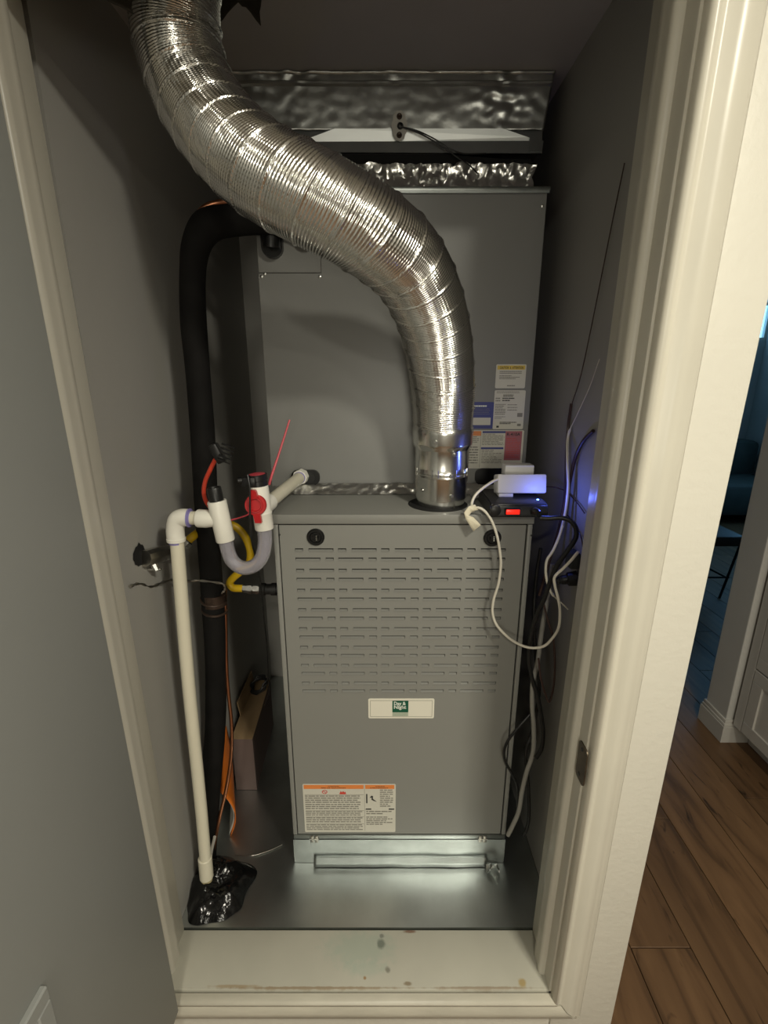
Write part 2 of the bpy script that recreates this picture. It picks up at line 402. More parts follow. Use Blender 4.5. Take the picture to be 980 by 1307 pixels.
# closet walls
b = B(); box(b, XL-0.09, XL, 0.80, YB+0.1, 0, 2.44); struct('wall_left', b, M['wall'], smooth=False)
b = B(); box(b, XR, 0.482, 0.79, YB+0.1, 0, 2.44); struct('wall_right', b, M['wall'], smooth=False)
b = B(); box(b, XL, XR, YB, YB+0.1, 0, 2.44); struct('wall_back', b, M['wall'], smooth=False)
b = B(); box(b, XL, XR, 0.78, YB, CZ, CZ+0.05); struct('ceiling_closet', b, M['ceil'], smooth=False)
# front wall of the closet: left of, right of and above the opening
b = B(); box(b, -1.5, JL-0.012, 0.69, 0.80, 0, 2.44); lean(b); struct('wall_front_left', b, M['wallr'], smooth=False)
b = B(); box(b, JR+0.012, 0.482, 0.685, 0.80, 0, 2.44, bev=0.006)
for v in b.verts: pass
lean(b); struct('wall_front_right', b, M['wallr'])
b = B(); box(b, JL-0.012, JR+0.012, 0.69, 0.80, HD+0.015, 2.44); lean(b); struct('wall_front_head', b, M['wallr'], smooth=False)
b = B(); box(b, JL-0.012, JR+0.012, 0.69, 0.79, 0, PZL-0.05); lean(b); struct('wall_front_base', b, M['wallr'], smooth=False)
# jambs with stops
def jamb(name, xf, s):
    r = thing(name, None, None, (xf, 0.74, PZL)); r['kind'] = 'structure'
    b = B(); box(b, xf, xf+s*0.012, 0.685, 0.802, PZL+0.0, HD, bev=0.0025); lean(b); obj('jamb_board', b, M['jamb'], r)
    b = B(); z0 = PZL+0.0
    poly = [(xf, 0.714), (xf-s*0.007, 0.714), (xf-s*0.011, 0.718), (xf-s*0.012, 0.724), (xf-s*0.010, 0.735), (xf-s*0.011, 0.742), (xf-s*0.011, 0.752), (xf-s*0.007, 0.757), (xf, 0.757)]
    prism(b, poly if s < 0 else poly[::-1], z0, HD); lean(b); obj('door_stop', b, M['jamb'], r, angle=50)
    return r
jamb('trim_1', JL, -1); tr = jamb('trim_2', JR, 1)
b = B(); box(b, JL, JR, 0.69, 0.80, HD, HD+0.012); lean(b); struct('trim_3', b, M['jamb'], smooth=False)
# casings: right, bottom, head
cas = [(0, 0), (0, -0.012), (0.004, -0.017), (0.010, -0.017), (0.014, -0.013), (0.020, -0.012), (0.030, -0.019), (0.044, -0.019), (0.052, -0.013), (0.057, -0.012), (0.061, -0.009), (0.065, -0.006), (0.065, 0)]
b = B(); prism(b, [(JR+0.004+px, 0.685+py) for px, py in cas], PZL-0.07, HD+0.07)
for v in b.verts:
    if v.co.z < PZL: v.co.z = PZL - (v.co.x-JR-0.004)
lean(b); struct('trim_4', b, M['trim'], angle=60)
b = B(); prism_x(b, [(0.685+py, PZL-0.004-px) for px, py in cas], JL-0.004, JR+0.004)
for v in b.verts:
    d = PZL-0.004-v.co.z
    if v.co.x > 0: v.co.x = JR+0.004+d
    else: v.co.x = JL-0.004-d
lean(b); struct('trim_5', b, M['sillnose'], angle=60)
# sill board between the jambs
b = B(); box(b, JL-0.004, JR+0.004, 0.688, 0.800, PZL-0.03, PZL+0.001, bev=0.003)
sl = thing('trim_6', None, None, (-0.058, 0.744, PZL)); sl['kind'] = 'structure'
obj('sill_board', b, M['sill'], sl)
spots(M['sill'], [(0.005, 0.020, 0.085, 0.040, (0.30, 0.40, 0.33), 0.38), (0.02, -0.018, 0.05, 0.018, (0.34, 0.42, 0.35), 0.35),
                  (0.052, 0.027, 0.010, 0.012, (0.16, 0.18, 0.15), 0.9), (0.053, 0.043, 0.006, 0.005, (0.16, 0.17, 0.15), 0.8),
                  (0.066, -0.022, 0.006, 0.007, (0.22, 0.21, 0.17), 0.9), (0.108, -0.046, 0.009, 0.004, (0.24, 0.19, 0.12), 0.9),
                  (-0.08, -0.053, 0.21, 0.0028, (0.24, 0.16, 0.08), 0.7), (0.26, -0.053, 0.12, 0.003, (0.22, 0.14, 0.07), 0.6),
                  (0.345, -0.045, 0.010, 0.008, (0.36, 0.26, 0.10), 0.85), (0.018, -0.036, 0.004, 0.004, (0.3, 0.18, 0.07), 0.9),
                  (0.115, 0.052, 0.016, 0.004, (0.2, 0.10, 0.06), 0.85), (-0.25, -0.05, 0.06, 0.003, (0.3, 0.2, 0.09), 0.6)])
# strike plate on the right jamb
sp = P(745, 961, 0.70)
st = thing('strike_plate', 'dark bronze strike plate on the right door jamb', 'strike plate', (JR-0.002, sp.y, sp.z))
b = B(); yy = 0.685-0.022*(sp.z-PZL)
pts = rrect(yy-0.012, yy+0.022, sp.z-0.036, sp.z+0.036, 0.008)
a_ = [b.verts.new((JR-0.0022, y, z)) for y, z in pts]; c_ = [b.verts.new((JR, y, z)) for y, z in pts]
b.faces.new(a_); b.faces.new(c_[::-1])
for i in range(len(pts)): b.faces.new((a_[i], c_[i], c_[(i+1) % len(pts)], a_[(i+1) % len(pts)]))
obj('plate', b, M['strike'], st)
for dz in (-0.025, 0.025):
    b = B(); lathe(b, (JR-0.0022, yy+0.008, sp.z+dz), (-1, 0, 0), [(0, 0.004), (0.0012, 0.003), (0.0014, 0.0)], 12); obj('screw', b, M['iron'], st)
b = B(); b.free()

# the open door slab on the left with a louvred grille
dr = thing('door_1', None, None, (-0.43, 0.3, PZL)); dr['kind'] = 'structure'
b = B(); box(b, -0.446, -0.41, -0.12, 0.657, PZL-0.0035, H+0.44, bev=0.0015); lean(b); obj('door_slab', b, M['door'], dr)
g0y, g1y, g1z, g0z = 0.02, 0.402, H-0.703, H-1.06
gr = None
b = B()
for (y0, y1, z0, z1) in ((g0y, g1y, g1z-0.022, g1z), (g0y, g1y, g0z, g0z+0.022), (g0y, g0y+0.022, g0z+0.022, g1z-0.022), (g1y-0.022, g1y, g0z+0.022, g1z-0.022)):
    box(b, -0.4115, -0.402, y0, y1, z0, z1, bev=0.002, seg=1)
gr = obj('grille_frame', b, M['door'], dr)
lb = B(); box(lb, -0.004, 0.004, g0y+0.022, g1y-0.022, -0.0008, 0.0008, rot=Matrix.Rotation(0.6, 3, 'Y'))
lm = bpy.data.meshes.new('louvre_slat'); lb.to_mesh(lm); lb.free(); lm.materials.append(M['cordg'])
for k in range(22):
    o = bpy.data.objects.new('louvre_slat', lm); C.objects.link(o); o.parent = gr
    o.location = Vector((-0.4065, 0, g1z-0.03-k*0.0135)) - root_loc(dr)

# kitchen side: stub wall, baseboard, tall cabinet
FZ = 0.0
c1 = PZ(919, 948, 0.0); c2 = PZ(884, 917, 0.0)
sx = c1.x; sy = c1.y; sy2 = sy+0.17
b = B(); box(b, sx+0.014, 4.6, sy+0.014, sy2-0.014, 0, 2.44, bev=0.004); struct('wall_kitchen', b, M['hallw'], smooth=False)
def base_prof(b, x0, x1, y0, y1):
    box(b, x0, x1, y0, y1, 0, 0.085, bev=0.001, seg=1); box(b, x0+0.003, x1, y0+0.003, y1-0.003, 0.085, 0.10, bev=0.002); box(b, x0+0.007, x1, y0+0.007, y1-0.007, 0.10, 0.118, bev=0.002)
b = B(); base_prof(b, sx, sx+0.30, sy, sy2); struct('baseboard_kitchen', b, M['cab'])
cx = sx+0.035
cab = thing('pantry_cabinet', 'tall white shaker cabinet with drawer fronts beyond the closet wall', 'cabinet', (cx+0.3, sy-0.5, 0))
b = B(); box(b, cx+0.02, cx+0.60, sy-0.95, sy-0.004, 0.105, 2.2); box(b, cx+0.09, cx+0.60, sy-0.95, sy-0.004, 0, 0.105); box(b, cx, cx+0.02, sy-0.05, sy-0.004, 0.105, 2.2, bev=0.002)
obj('cabinet_body', b, M['cab'], cab, smooth=False)
for z0, z1 in ((0.11, 0.425), (0.433, 0.80), (0.808, 1.15), (1.158, 2.19)):
    b = B(); y0, y1 = sy-0.93, sy-0.055; r = 0.055
    box(b, cx+0.006, cx+0.019, y0+r-0.01, y1-r+0.01, z0+r-0.01, z1-r+0.01)
    for q in ((y0, y1, z0, z0+r), (y0, y1, z1-r, z1), (y0, y0+r, z0+r, z1-r), (y1-r, y1, z0+r, z1-r)):
        box(b, cx-0.002, cx+0.019, *q, bev=0.0015, seg=1)
    obj('drawer_front' if z1 < 1.2 else 'cabinet_door', b, M['cab'], cab)

# far chair with thin metal frame
chp = PZ(920, 765, 0.0)
ch = thing('metal_chair', 'dark chair with thin black metal legs standing in the far room', 'chair', (chp.x, chp.y+0.1, 0))
X0, Y0 = chp.x+0.09, chp.y
b = B(); box(b, X0-0.45, X0+0.0, Y0, Y0+0.42, 0.42, 0.50, bev=0.015); obj('seat', b, mat('dark wood seat', (0.035, 0.022, 0.014), 0.5, var=0.2), ch)
for (dx, dy) in ((-0.02, 0.02), (-0.43, 0.02), (-0.43, 0.40), (-0.02, 0.40)):
    b = B(); tube(b, [(X0+dx, Y0+dy, 0.42), (X0+dx+(-0.07 if dx > -0.2 else 0.05), Y0+dy-0.0, 0.0)], 0.009, 8); obj('leg', b, M['blackm'], ch)
b = B(); tube(b, [(X0-0.05, Y0+0.02, 0.17), (X0-0.40, Y0+0.02, 0.17)], 0.007, 8); tube(b, [(X0-0.07, Y0+0.02, 0.17), (X0-0.25, Y0+0.20, 0.25)], 0.007, 8); obj('stretcher', b, M['blackm'], ch)
b = B(); tube(b, [(X0-0.43, Y0+0.40, 0.48), (X0-0.43, Y0+0.42, 0.80)], 0.009, 8); tube(b, [(X0-0.02, Y0+0.40, 0.48), (X0-0.02, Y0+0.42, 0.80)], 0.009, 8)
tube(b, [(X0-0.45, Y0+0.42, 0.80), (X0+0.0, Y0+0.42, 0.80)], 0.010, 8); tube(b, [(X0-0.22, Y0+0.42, 0.48), (X0-0.22, Y0+0.42, 0.80)], 0.008, 8); obj('back_frame', b, M['blackm'], ch)
# a dark low sofa against the far wall
so = thing('sofa', 'dark low sofa against the far wall of the distant room', 'sofa', (4.0, 5.6, 0))
b = B(); box(b, 3.3, 4.55, 5.2, 6.1, 0.10, 0.45, bev=0.05); obj('seat_base', b, M['hose'], so)
b = B(); box(b, 3.3, 4.55, 5.85, 6.15, 0.40, 0.85, bev=0.06); obj('backrest', b, M['hose'], so)
b = B(); box(b, 3.2, 3.42, 5.2, 6.12, 0.10, 0.62, bev=0.05); obj('armrest', b, M['hose'], so)
for x, y in ((3.3, 5.3), (4.45, 5.3), (3.3, 6.05), (4.45, 6.05)):
    b = B(); box(b, x-0.02, x+0.02, y-0.02, y+0.02, 0, 0.11); obj('foot', b, M['blackm'], so)

# platform of the closet, covered in sheet metal
pf = thing('trim_7', None, None, (0, 1.28, PZL)); pf['kind'] = 'structure'
b = B(); box(b, XL, XR, 0.803, YB, PZL-0.04, PZL-0.001); obj('platform_board', b, M['hose'], pf, smooth=False)
b = B(); grid(b, lambda s, t: Vector((XL+0.001+(XR-XL-0.002)*s, 0.805+(YB-0.806)*t, PZL + 0.0006*noise.noise(Vector((s*7, t*6, 3))))), 60, 60)
o = obj('sheet_metal', b, M['plat'], pf)

# ============================================================ FURNACE
FX0, FX1, FY = -0.230, 0.308, 0.96
FTZ = H-0.281
FBZ = H-1.128
fu = thing('furnace', 'grey upright gas furnace cabinet with louvered front door on sheet metal platform', 'furnace', ((FX0+FX1)/2, 1.33, PZL))
b = B(); box(b, FX0+0.004, FX1-0.004, FY+0.012, 1.68, PZL+0.04, FTZ-0.012); obj('cabinet', b, M['furn'], fu, smooth=False)
# side returns beside the door
for xa in (FX0, FX1-0.010):
    b = B(); box(b, xa, xa+0.010, FY-0.002, 1.68, FBZ, FTZ-0.022, bev=0.0015); obj('side_panel', b, M['furn'], fu)
# top panel with lip
b = B(); box(b, FX0-0.002, FX1+0.002, FY-0.004, 1.68, FTZ-0.0205, FTZ, bev=0.002); obj('top_panel', b, M['furn'], fu)
b = B(); box(b, FX0+0.010, FX1-0.010, FY+0.004, FY+0.012, FBZ, FTZ-0.0205); obj('door_gap', b, M['blackm'], fu, smooth=False)
# door panel with real slots
DX0, DX1 = FX0+0.0125, FX1-0.0135
DZ0, DZ1 = FBZ+0.002, FTZ-0.0235
x_start = -0.187; per = 0.0905
short, longw, gp = 0.0172, 0.0525, 0.0112
rowsz = []
for k in range(8):
    t = H-0.3555-0.0463*k; rowsz += [(t, 0), (t-0.0207, 1)]
SH = 0.0074
b = B(); slots = []
def q4(bm, x0, x1, z0, z1, y=FY-0.001):
    vs = [bm.verts.new((x, y, z)) for x, z in ((x0, z0), (x1, z0), (x1, z1), (x0, z1))]; bm.faces.new(vs)
zc = DZ1
for (zt, kind) in rowsz:
    q4(b, DX0, DX1, zt, zc)
    xs = []
    for p_ in range(5):
        a = x_start + per*p_
        if kind == 0: xs += [(a, a+short), (a+short+gp, a+short+gp+longw)]
        else: xs += [(a, a+longw), (a+longw+gp, a+longw+gp+short)]
    x = DX0
    for (a, c) in xs:
        q4(b, x, a, zt-SH, zt); x = c; slots.append((a, zt, 'l' if c-a > 0.03 else 's'))
    q4(b, x, DX1, zt-SH, zt)
    zc = zt-SH
q4(b, DX0, DX1, DZ0, zc)
# folded edges
for (p0, p1) in (((DX0, DZ0), (DX0, DZ1)), ((DX1, DZ0), (DX1, DZ1)), ((DX0, DZ1), (DX1, DZ1)), ((DX0, DZ0), (DX1, DZ0))):
    vs = [b.verts.new((p0[0], FY-0.001, p0[1])), b.verts.new((p1[0], FY-0.001, p1[1])), b.verts.new((p1[0], FY+0.004, p1[1])), b.verts.new((p0[0], FY+0.004, p0[1]))]; b.faces.new(vs)
door = obj('front_door_panel', b, M['furn'], fu, smooth=False)
lms = {}
for kd, wd in (('s', short), ('l', longw)):
    lb = B(); D = 0.009
    V = [lb.verts.new(p) for p in ((0, 0, -SH), (wd, 0, -SH), (wd, D, -SH*0.14), (0, D, -SH*0.14), (0, 0, 0), (wd, 0, 0), (0, -0.0012, -SH), (wd, -0.0012, -SH), (0, -0.0012, -SH+0.0012), (wd, -0.0012, -SH+0.0012), (0, D, 0), (wd, D, 0))]
    for f in ((3, 2, 11, 10), (10, 11, 5, 4), (0, 3, 10, 4), (1, 5, 11, 2)): lb.faces.new([V[i] for i in f]).material_index = 1
    for f in ((0, 1, 2, 3), (6, 7, 9, 8), (8, 9, 1, 0), (6, 8, 0), (7, 1, 9), (0, 1, 7, 6)): lb.faces.new([V[i] for i in f])
    bmesh.ops.recalc_face_normals(lb, faces=lb.faces)
    lms[kd] = bpy.data.meshes.new('louver'); lb.to_mesh(lms[kd]); lb.free(); lms[kd].materials.append(M['furn']); lms[kd].materials.append(M['blackm'])
for (a, zt, kd) in slots:
    o = bpy.data.objects.new('louver', lms[kd]); C.objects.link(o); o.parent = door
    o.location = Vector((a, FY-0.001, zt)) - root_loc(fu)
# sight glasses
for (u, v) in ((403, 685), (628, 686)):
    p = P(u, v, FY)
    b = B(); lathe(b, (p.x, FY-0.001, p.z), (0, -1, 0), [(0, 0.0185), (0.003, 0.0185), (0.005, 0.0165), (0.005, 0.0125), (0.003, 0.011), (0.003, 0.006), (0.007, 0.005), (0.007, 0.0)], 28)
    box(b, p.x-0.0105, p.x+0.0105, FY-0.0075, FY-0.003, p.z-0.0022, p.z+0.0022, rot=Matrix.Rotation(0.9, 3, 'Y'))
    sg = obj('sight_glass', b, M['gasket'], fu, label='round black sight glass cap')
    b = B()
    for k in range(3): box(b, p.x+0.001, p.x+0.0035, FY-0.0085, FY-0.0075, p.z-0.005+k*0.004, p.z-0.0035+k*0.004)
    obj('glint_mark', b, M['whitei'] if u > 600 else M['inkg'], sg, smooth=False)
# nameplate
def place_text(txt, size, x, z, y, m, parent, bold=0.0, name='lettering', width=None, center=False, rot=0):
    bm = text_bm(txt, size, bold)
    xs = [v.co.x for v in bm.verts]
    if not xs: bm.free(); return None
    s = 1.0 if width is None else width/(max(xs)-min(xs))
    x_off = -(min(xs)+max(xs))/2*s if center else -min(xs)*s
    for v in bm.verts: v.co = Vector((v.co.x*s + x_off, 0, v.co.y))
    if rot: bmesh.ops.rotate(bm, cent=(0, 0, 0), matrix=Matrix.Rotation(rot, 3, 'Y'), verts=bm.verts)
    for v in bm.verts: v.co += Vector((x, y, z))
    return obj(name, bm, m, parent, smooth=False)
na, nb_ = P(470, 891, FY), P(554, 916, FY)
nx0, nx1, nz0, nz1 = -0.0365, 0.1165, nb_.z, na.z
b = B(); slab_xz(b, rrect(nx0, nx1, nz0, nz1, 0.004), FY-0.0025, FY-0.0012)
npz = obj('nameplate', b, M['plate'], fu, smooth=False, label='cream nameplate reading Day & Night')
b = B()
e = 0.0045; t_ = 0.0008; yy0, yy1 = FY-0.0028, FY-0.0024
for q in ((nx0+e, nx1-e, nz1-e-t_, nz1-e), (nx0+e, nx1-e, nz0+e, nz0+e+t_), (nx0+e, nx0+e+t_, nz0+e, nz1-e), (nx1-e-t_, nx1-e, nz0+e, nz1-e)):
    box(b, q[0], q[1], yy0, yy1, q[2], q[3])
obj('border_line', b, M['plated'], npz, smooth=False)
lx0, lx1 = 0.0195, 0.0565; lz1 = nz1-e; lzm = nz0+0.0175
b = B(); box(b, lx0, lx1, FY-0.0029, FY-0.0025, lzm, lz1-0.001); obj('logo_square', b, M['green'], npz, smooth=False)
b = B()
for k in range(6): box(b, lx0, lx1, FY-0.0029, FY-0.0025, lzm-0.0012-k*0.0019, lzm-0.0006-k*0.0019+0.0003, mi=0)
obj('logo_fade', b, M['greenl'], npz, smooth=False)
place_text('Day &', 0.0128, lx0+0.0035, lz1-0.0120, FY-0.0031, M['whitei'], npz, bold=0.0004, width=0.0275)
place_text('Night', 0.0128, lx0+0.0035, lz1-0.0222, FY-0.0031, M['whitei'], npz, bold=0.0004, width=0.0285)

# generic printed label: base card plus text bars and coloured fields
def printed_label(name, x0, x1, z0, z1, y, base, parent, label, fields=(), lines=(), texts=(), r=0.003):
    b = B(); slab_xz(b, rrect(x0, x1, z0, z1, r), y-0.0009, y); o = obj(name, b, base, parent, smooth=False, label=label)
    W_, H_ = x1-x0, z1-z0
    for (fx0, fx1, fz0, fz1, m) in fields:
        b = B(); box(b, x0+W_*fx0, x0+W_*fx1, y-0.0012, y-0.0009, z0+H_*fz0, z0+H_*fz1); obj('printed_field', b, m, o, smooth=False)
    for (fx0, fx1, fz0, fz1, n, m, fill) in lines:
        b = B(); rnd = random.Random(int(fx0*1000)+n)
        for k in range(n):
            zt = fz1 - (fz1-fz0)*k/n; hh = (fz1-fz0)/n*fill; x = fx0
            xe = fx0 + (fx1-fx0)*(rnd.uniform(0.55, 0.8) if rnd.random() < 0.3 else rnd.uniform(0.92, 1.0))
            while x < xe:
                wd = rnd.uniform(0.02, 0.075); x2 = min(x+wd, xe)
                box(b, x0+W_*x, x0+W_*x2, y-0.0014, y-0.0012, z0+H_*(zt-hh), z0+H_*zt); x = x2 + 0.008
        obj('text_lines', b, m, o, smooth=False)
    for (tx, tz, s, txt, m, wd) in texts:
        place_text(txt, s, x0+W_*tx, z0+H_*tz, y-0.0015, m, o, width=W_*wd, bold=s*0.02)
    return o
la, lb_ = P(386, 1000, FY), P(504, 1061, FY)
lab = printed_label('warning_label', la.x, lb_.x+0.001, lb_.z, la.z, FY-0.0012, M['label'], fu, 'large cream warning label with orange header',
    fields=[(0.012, 0.655, 0.905, 0.985, M['oran']), (0.672, 0.985, 0.905, 0.985, M['oran']), (0.662, 0.665, 0.03, 0.985, M['inkg']),
            (0.675, 0.735, 0.475, 0.50, M['ink']), (0.925, 0.985, 0.475, 0.50, M['ink']), (0.68, 0.695, 0.61, 0.80, M['ink']), (0.02, 0.655, 0.785, 0.79, M['inkg']),
            (0.02, 0.655, 0.455, 0.46, M['inkg']), (0.02, 0.655, 0.325, 0.33, M['inkg']), (0.02, 0.655, 0.175, 0.18, M['inkg'])],
    lines=[(0.02, 0.62, 0.60, 0.77, 4, M['inkg'], 0.45), (0.02, 0.62, 0.47, 0.595, 3, M['inkg'], 0.45), (0.02, 0.64, 0.34, 0.445, 3, M['inkg'], 0.45),
           (0.02, 0.64, 0.19, 0.315, 3, M['inkg'], 0.45), (0.02, 0.64, 0.03, 0.165, 4, M['inkg'], 0.45), (0.83, 0.975, 0.52, 0.89, 9, M['inkg'], 0.45),
           (0.68, 0.975, 0.36, 0.45, 2, M['inkg'], 0.45), (0.68, 0.975, 0.14, 0.33, 5, M['inkg'], 0.45)],
    texts=[(0.27, 0.95, 0.0035, 'WARNING', M['ink'], 0.12), (0.20, 0.918, 0.0035, 'FIRE OR EXPLOSION', M['ink'], 0.26), (0.78, 0.95, 0.0035, 'WARNING', M['ink'], 0.10), (0.72, 0.918, 0.0033, 'AVERTISSEMENT', M['ink'], 0.2)])
LW, LH = lb_.x+0.001-la.x, la.z-lb_.z
b = B(); ccx, ccz = la.x+LW*0.235, lb_.z+LH*0.845
for k in range(24):
    a0, a1 = 2*PI*k/24, 2*PI*(k+1)/24
    vs = [b.verts.new((ccx+math.cos(a)*r*1.15, FY-0.0027, ccz+math.sin(a)*r)) for a, r in ((a0, 0.0042), (a1, 0.0042), (a1, 0.0058), (a0, 0.0058))]; b.faces.new(vs)
box(b, ccx-0.005, ccx+0.005, FY-0.0028, FY-0.0026, ccz-0.0006, ccz+0.0006, rot=Matrix.Rotation(0.75, 3, 'Y'))
obj('prohibition_symbol', b, M['redi'], lab, smooth=False)
b = B(); ax, az = la.x+LW*0.43, lb_.z+LH*0.80
slab_xz(b, [(ax-0.008, az), (ax+0.008, az), (ax+0.0062, az+0.008), (ax+0.0035, az+0.0045), (ax+0.0015, az+0.0095), (ax-0.0025, az+0.005), (ax-0.0045, az+0.0095), (ax-0.0075, az+0.004)], FY-0.0027, FY-0.0024); obj('flame_symbol', b, M['redi'], lab, smooth=False)
b = B(); hx, hz = la.x+LW*0.72, lb_.z+LH*0.70
slab_xz(b, [(hx, hz+0.004), (hx+0.004, hz+0.010), (hx+0.008, hz+0.009), (hx+0.008, hz), (hx+0.017, hz-0.008), (hx+0.010, hz-0.006), (hx+0.004, hz-0.002), (hx+0.005, hz+0.004)], FY-0.0027, FY-0.0024); obj('hand_symbol', b, M['ink'], lab, smooth=False)
# galvanized bottom rail, plinth, z flange
b = B(); box(b, FX0+0.001, FX1-0.001, FY-0.003, FY+0.02, FBZ-0.013, FBZ, bev=0.001); obj('bottom_rail', b, M['galv'], fu)
b = B(); box(b, FX0+0.004, FX1-0.004, FY+0.003, FY+0.02, FBZ-0.022, FBZ-0.012); obj('shadow_gap', b, M['blackm'], fu, smooth=False)
b = B(); grid(b, lambda s, t: Vector((FX0-0.001+(FX1-FX0+0.002)*s, FY-0.002-0.0015*math.sin(t*PI)+0.0012*noise.noise(Vector((s*6, t*2, 9))), PZL+0.001+(FBZ-0.0175-PZL)*t)), 60, 8); b2 = b
o = obj('plinth_sheet', b, M['galv'], fu)
b = B(); box(b, FX0+0.002, FX1-0.002, FY+0.004, 1.67, PZL+0.001, FBZ-0.014); obj('plinth_core', b, M['galv'], fu, smooth=False)
zf0, zf1 = P(400, 1112, 0.93), P(620, 1098, 0.93)
fx0, fx1 = P(400, 1105, 0.94).x, P(622, 1105, 0.94).x
b = B(); grid(b, lambda s, t: Vector((fx0+(fx1-fx0)*s, [FY-0.003, FY-0.010, FY-0.013, FY-0.016][int(round(t*3))]+0.0015*noise.noise(Vector((s*8, t*3, 2))), PZL+[0.0285, 0.0270, 0.014, 0.0025][int(round(t*3))]+0.001*noise.noise(Vector((s*7, t, 5))))), 60, 3)
sol = obj('front_flange', b, M['galv'], fu)
md = sol.modifiers.new('s', 'SOLIDIFY'); md.thickness = 0.001
for u in (401, 616):
    p = P(u, 1070, FY-0.004)
    b = B(); box(b, p.x-0.010, p.x-0.001, FY-0.0055, FY-0.003, FBZ-0.022, FBZ-0.001, bev=0.0006); box(b, p.x+0.001, p.x+0.010, FY-0.0055, FY-0.003, FBZ-0.022, FBZ-0.001, bev=0.0006); box(b, p.x-0.012, p.x+0.012, FY-0.0062, FY-0.004, FBZ-0.012, FBZ-0.009)
    obj('clip', b, M['steel'], fu)
b = B(); p = P(632, 1110, 0.935)
grid(b, lambda s, t: Vector((fx1-0.004+0.035*s, 0.925+0.02*t, PZL+0.004+0.018*math.sin(PI*s)*(1-t)+0.010*t)), 14, 10); crumple(b, 0.006, 90, 4); 
for v in b.verts: v.co.z = max(v.co.z, PZL+0.0015)
obj('foil_patch', b, M['foilc'], fu)
for (u, v) in ((354.5, 682), (679.5, 683)):
    p = P(u, v, FY); b = B(); lathe(b, (p.x + (0.004 if u < 400 else -0.003), FY-0.002, p.z), (0, -1, 0), [(0, 0.0022), (0.001, 0.002), (0.0012, 0)], 12); obj('screw', b, M['iron'], fu)
# hole for the vent
VX, VY = 0.125, 1.042
b = B(); lathe(b, (VX-0.006, VY-0.002, FTZ), (0, 0, 1), [(0, 0.0655), (0.0008, 0.0655)], 40); obj('vent_hole', b, M['blackm'], fu)

# ============================================================ EVAPORATOR COIL CASE
KX0, KX1, KY = -0.271, 0.338, 1.15
KT = H+0.366
co = thing('coil_case', 'plain grey painted coil cabinet stacked on the furnace', 'cabinet', (0.03, 1.4, FTZ))
b = B(); box(b, KX0, KX1, KY+0.001, 1.68, FTZ+0.014, KT-0.008, bev=0.002); obj('case', b, M['coil'], co)
seam = P(370, 349, KY).z
xs_ = P(410, 349, KY).x
b = B(); slab_xz(b, [(KX0+0.001, FTZ+0.016), (KX1-0.001, FTZ+0.016), (KX1-0.001, KT-0.01), (xs_+0.001, KT-0.01), (xs_+0.001, seam-0.001), (KX0+0.001, seam-0.001)], KY-0.003, KY+0.001)
obj('access_panel', b, M['coil'], co)
b = B(); box(b, KX0+0.001, xs_-0.0005, KY-0.003, KY+0.001, seam+0.001, KT-0.01, bev=0.001, seg=1)
obj('upper_panel', b, M['coil'], co)
b = B(); box(b, KX0-0.004, KX1+0.004, KY-0.010, 1.68, KT-0.0075, KT, bev=0.0015); box(b, KX0-0.002, KX1+0.002, KY-0.0095, KY-0.0085, KT-0.012, KT-0.004); obj('top_flange', b, M['galv'], co)
for (u, v) in ((334, 353), (408, 353), (338, 349.5), (692, 263), (357, 326)):
    p = P(u, v, KY-0.003); b = B(); lathe(b, (p.x, KY-0.003, p.z), (0, -1, 0), [(0, 0.0035), (0.002, 0.003), (0.003, 0.0)], 12); obj('screw', b, M['screw'], co)
def stub(u, v0, v1, w, parent):
    a, c = P(u, v0, KY-0.004), P(u, v1, KY-0.004)
    b = B(); slab_xz(b, rrect(a.x-w, a.x+w, c.z, a.z, w*0.98, 8), KY-0.018, KY-0.003)
    o = obj('pipe_boot', b, M['gasket'], parent, angle=60, label='black rubber boot on the coil case')
    b = B(); tube(b, smooth_path([(a.x-0.004, KY-0.019, c.z+0.034), (a.x-0.008, KY-0.020, c.z+0.022), (a.x+0.002, KY-0.020, c.z+0.014)], 4), 0.0016, 6); obj('boot_rib', b, M['black'], o)
stub(346, 272, 331, 0.0225, co); stub(390, 262, 319, 0.022, co)
# left gasket plate for the drain, and right one behind the power strip
def gasket(x0, x1, z0, z1, name):
    b = B(); slab_xz(b, rrect(x0, x1, z0, z1, 0.016, 6), KY-0.010, KY-0.003)
    o = obj(name, b, M['gasket'], co, angle=60, label='black gasket plate')
    b = B(); cyl(b, ((x0+x1)/2+0.010, KY-0.010, (z0+z1)/2), ((x0+x1)/2+0.010, KY-0.013, (z0+z1)/2), 0.013, seg=20); box(b, (x0+x1)/2+0.002, (x0+x1)/2+0.018, KY-0.0145, KY-0.013, (z0+z1)/2-0.0015, (z0+z1)/2+0.0015, rot=Matrix.Rotation(-0.8, 3, 'Y')); obj('drain_plug', b, M['black'], o)
a, c = P(372, 599, KY), P(409, 621, KY); gasket(a.x, c.x, FTZ+0.020, a.z, 'drain_gasket')
a, c = P(606, 597, KY), P(668, 625, KY); gasket(a.x, c.x, FTZ+0.020, a.z, 'drain_gasket')
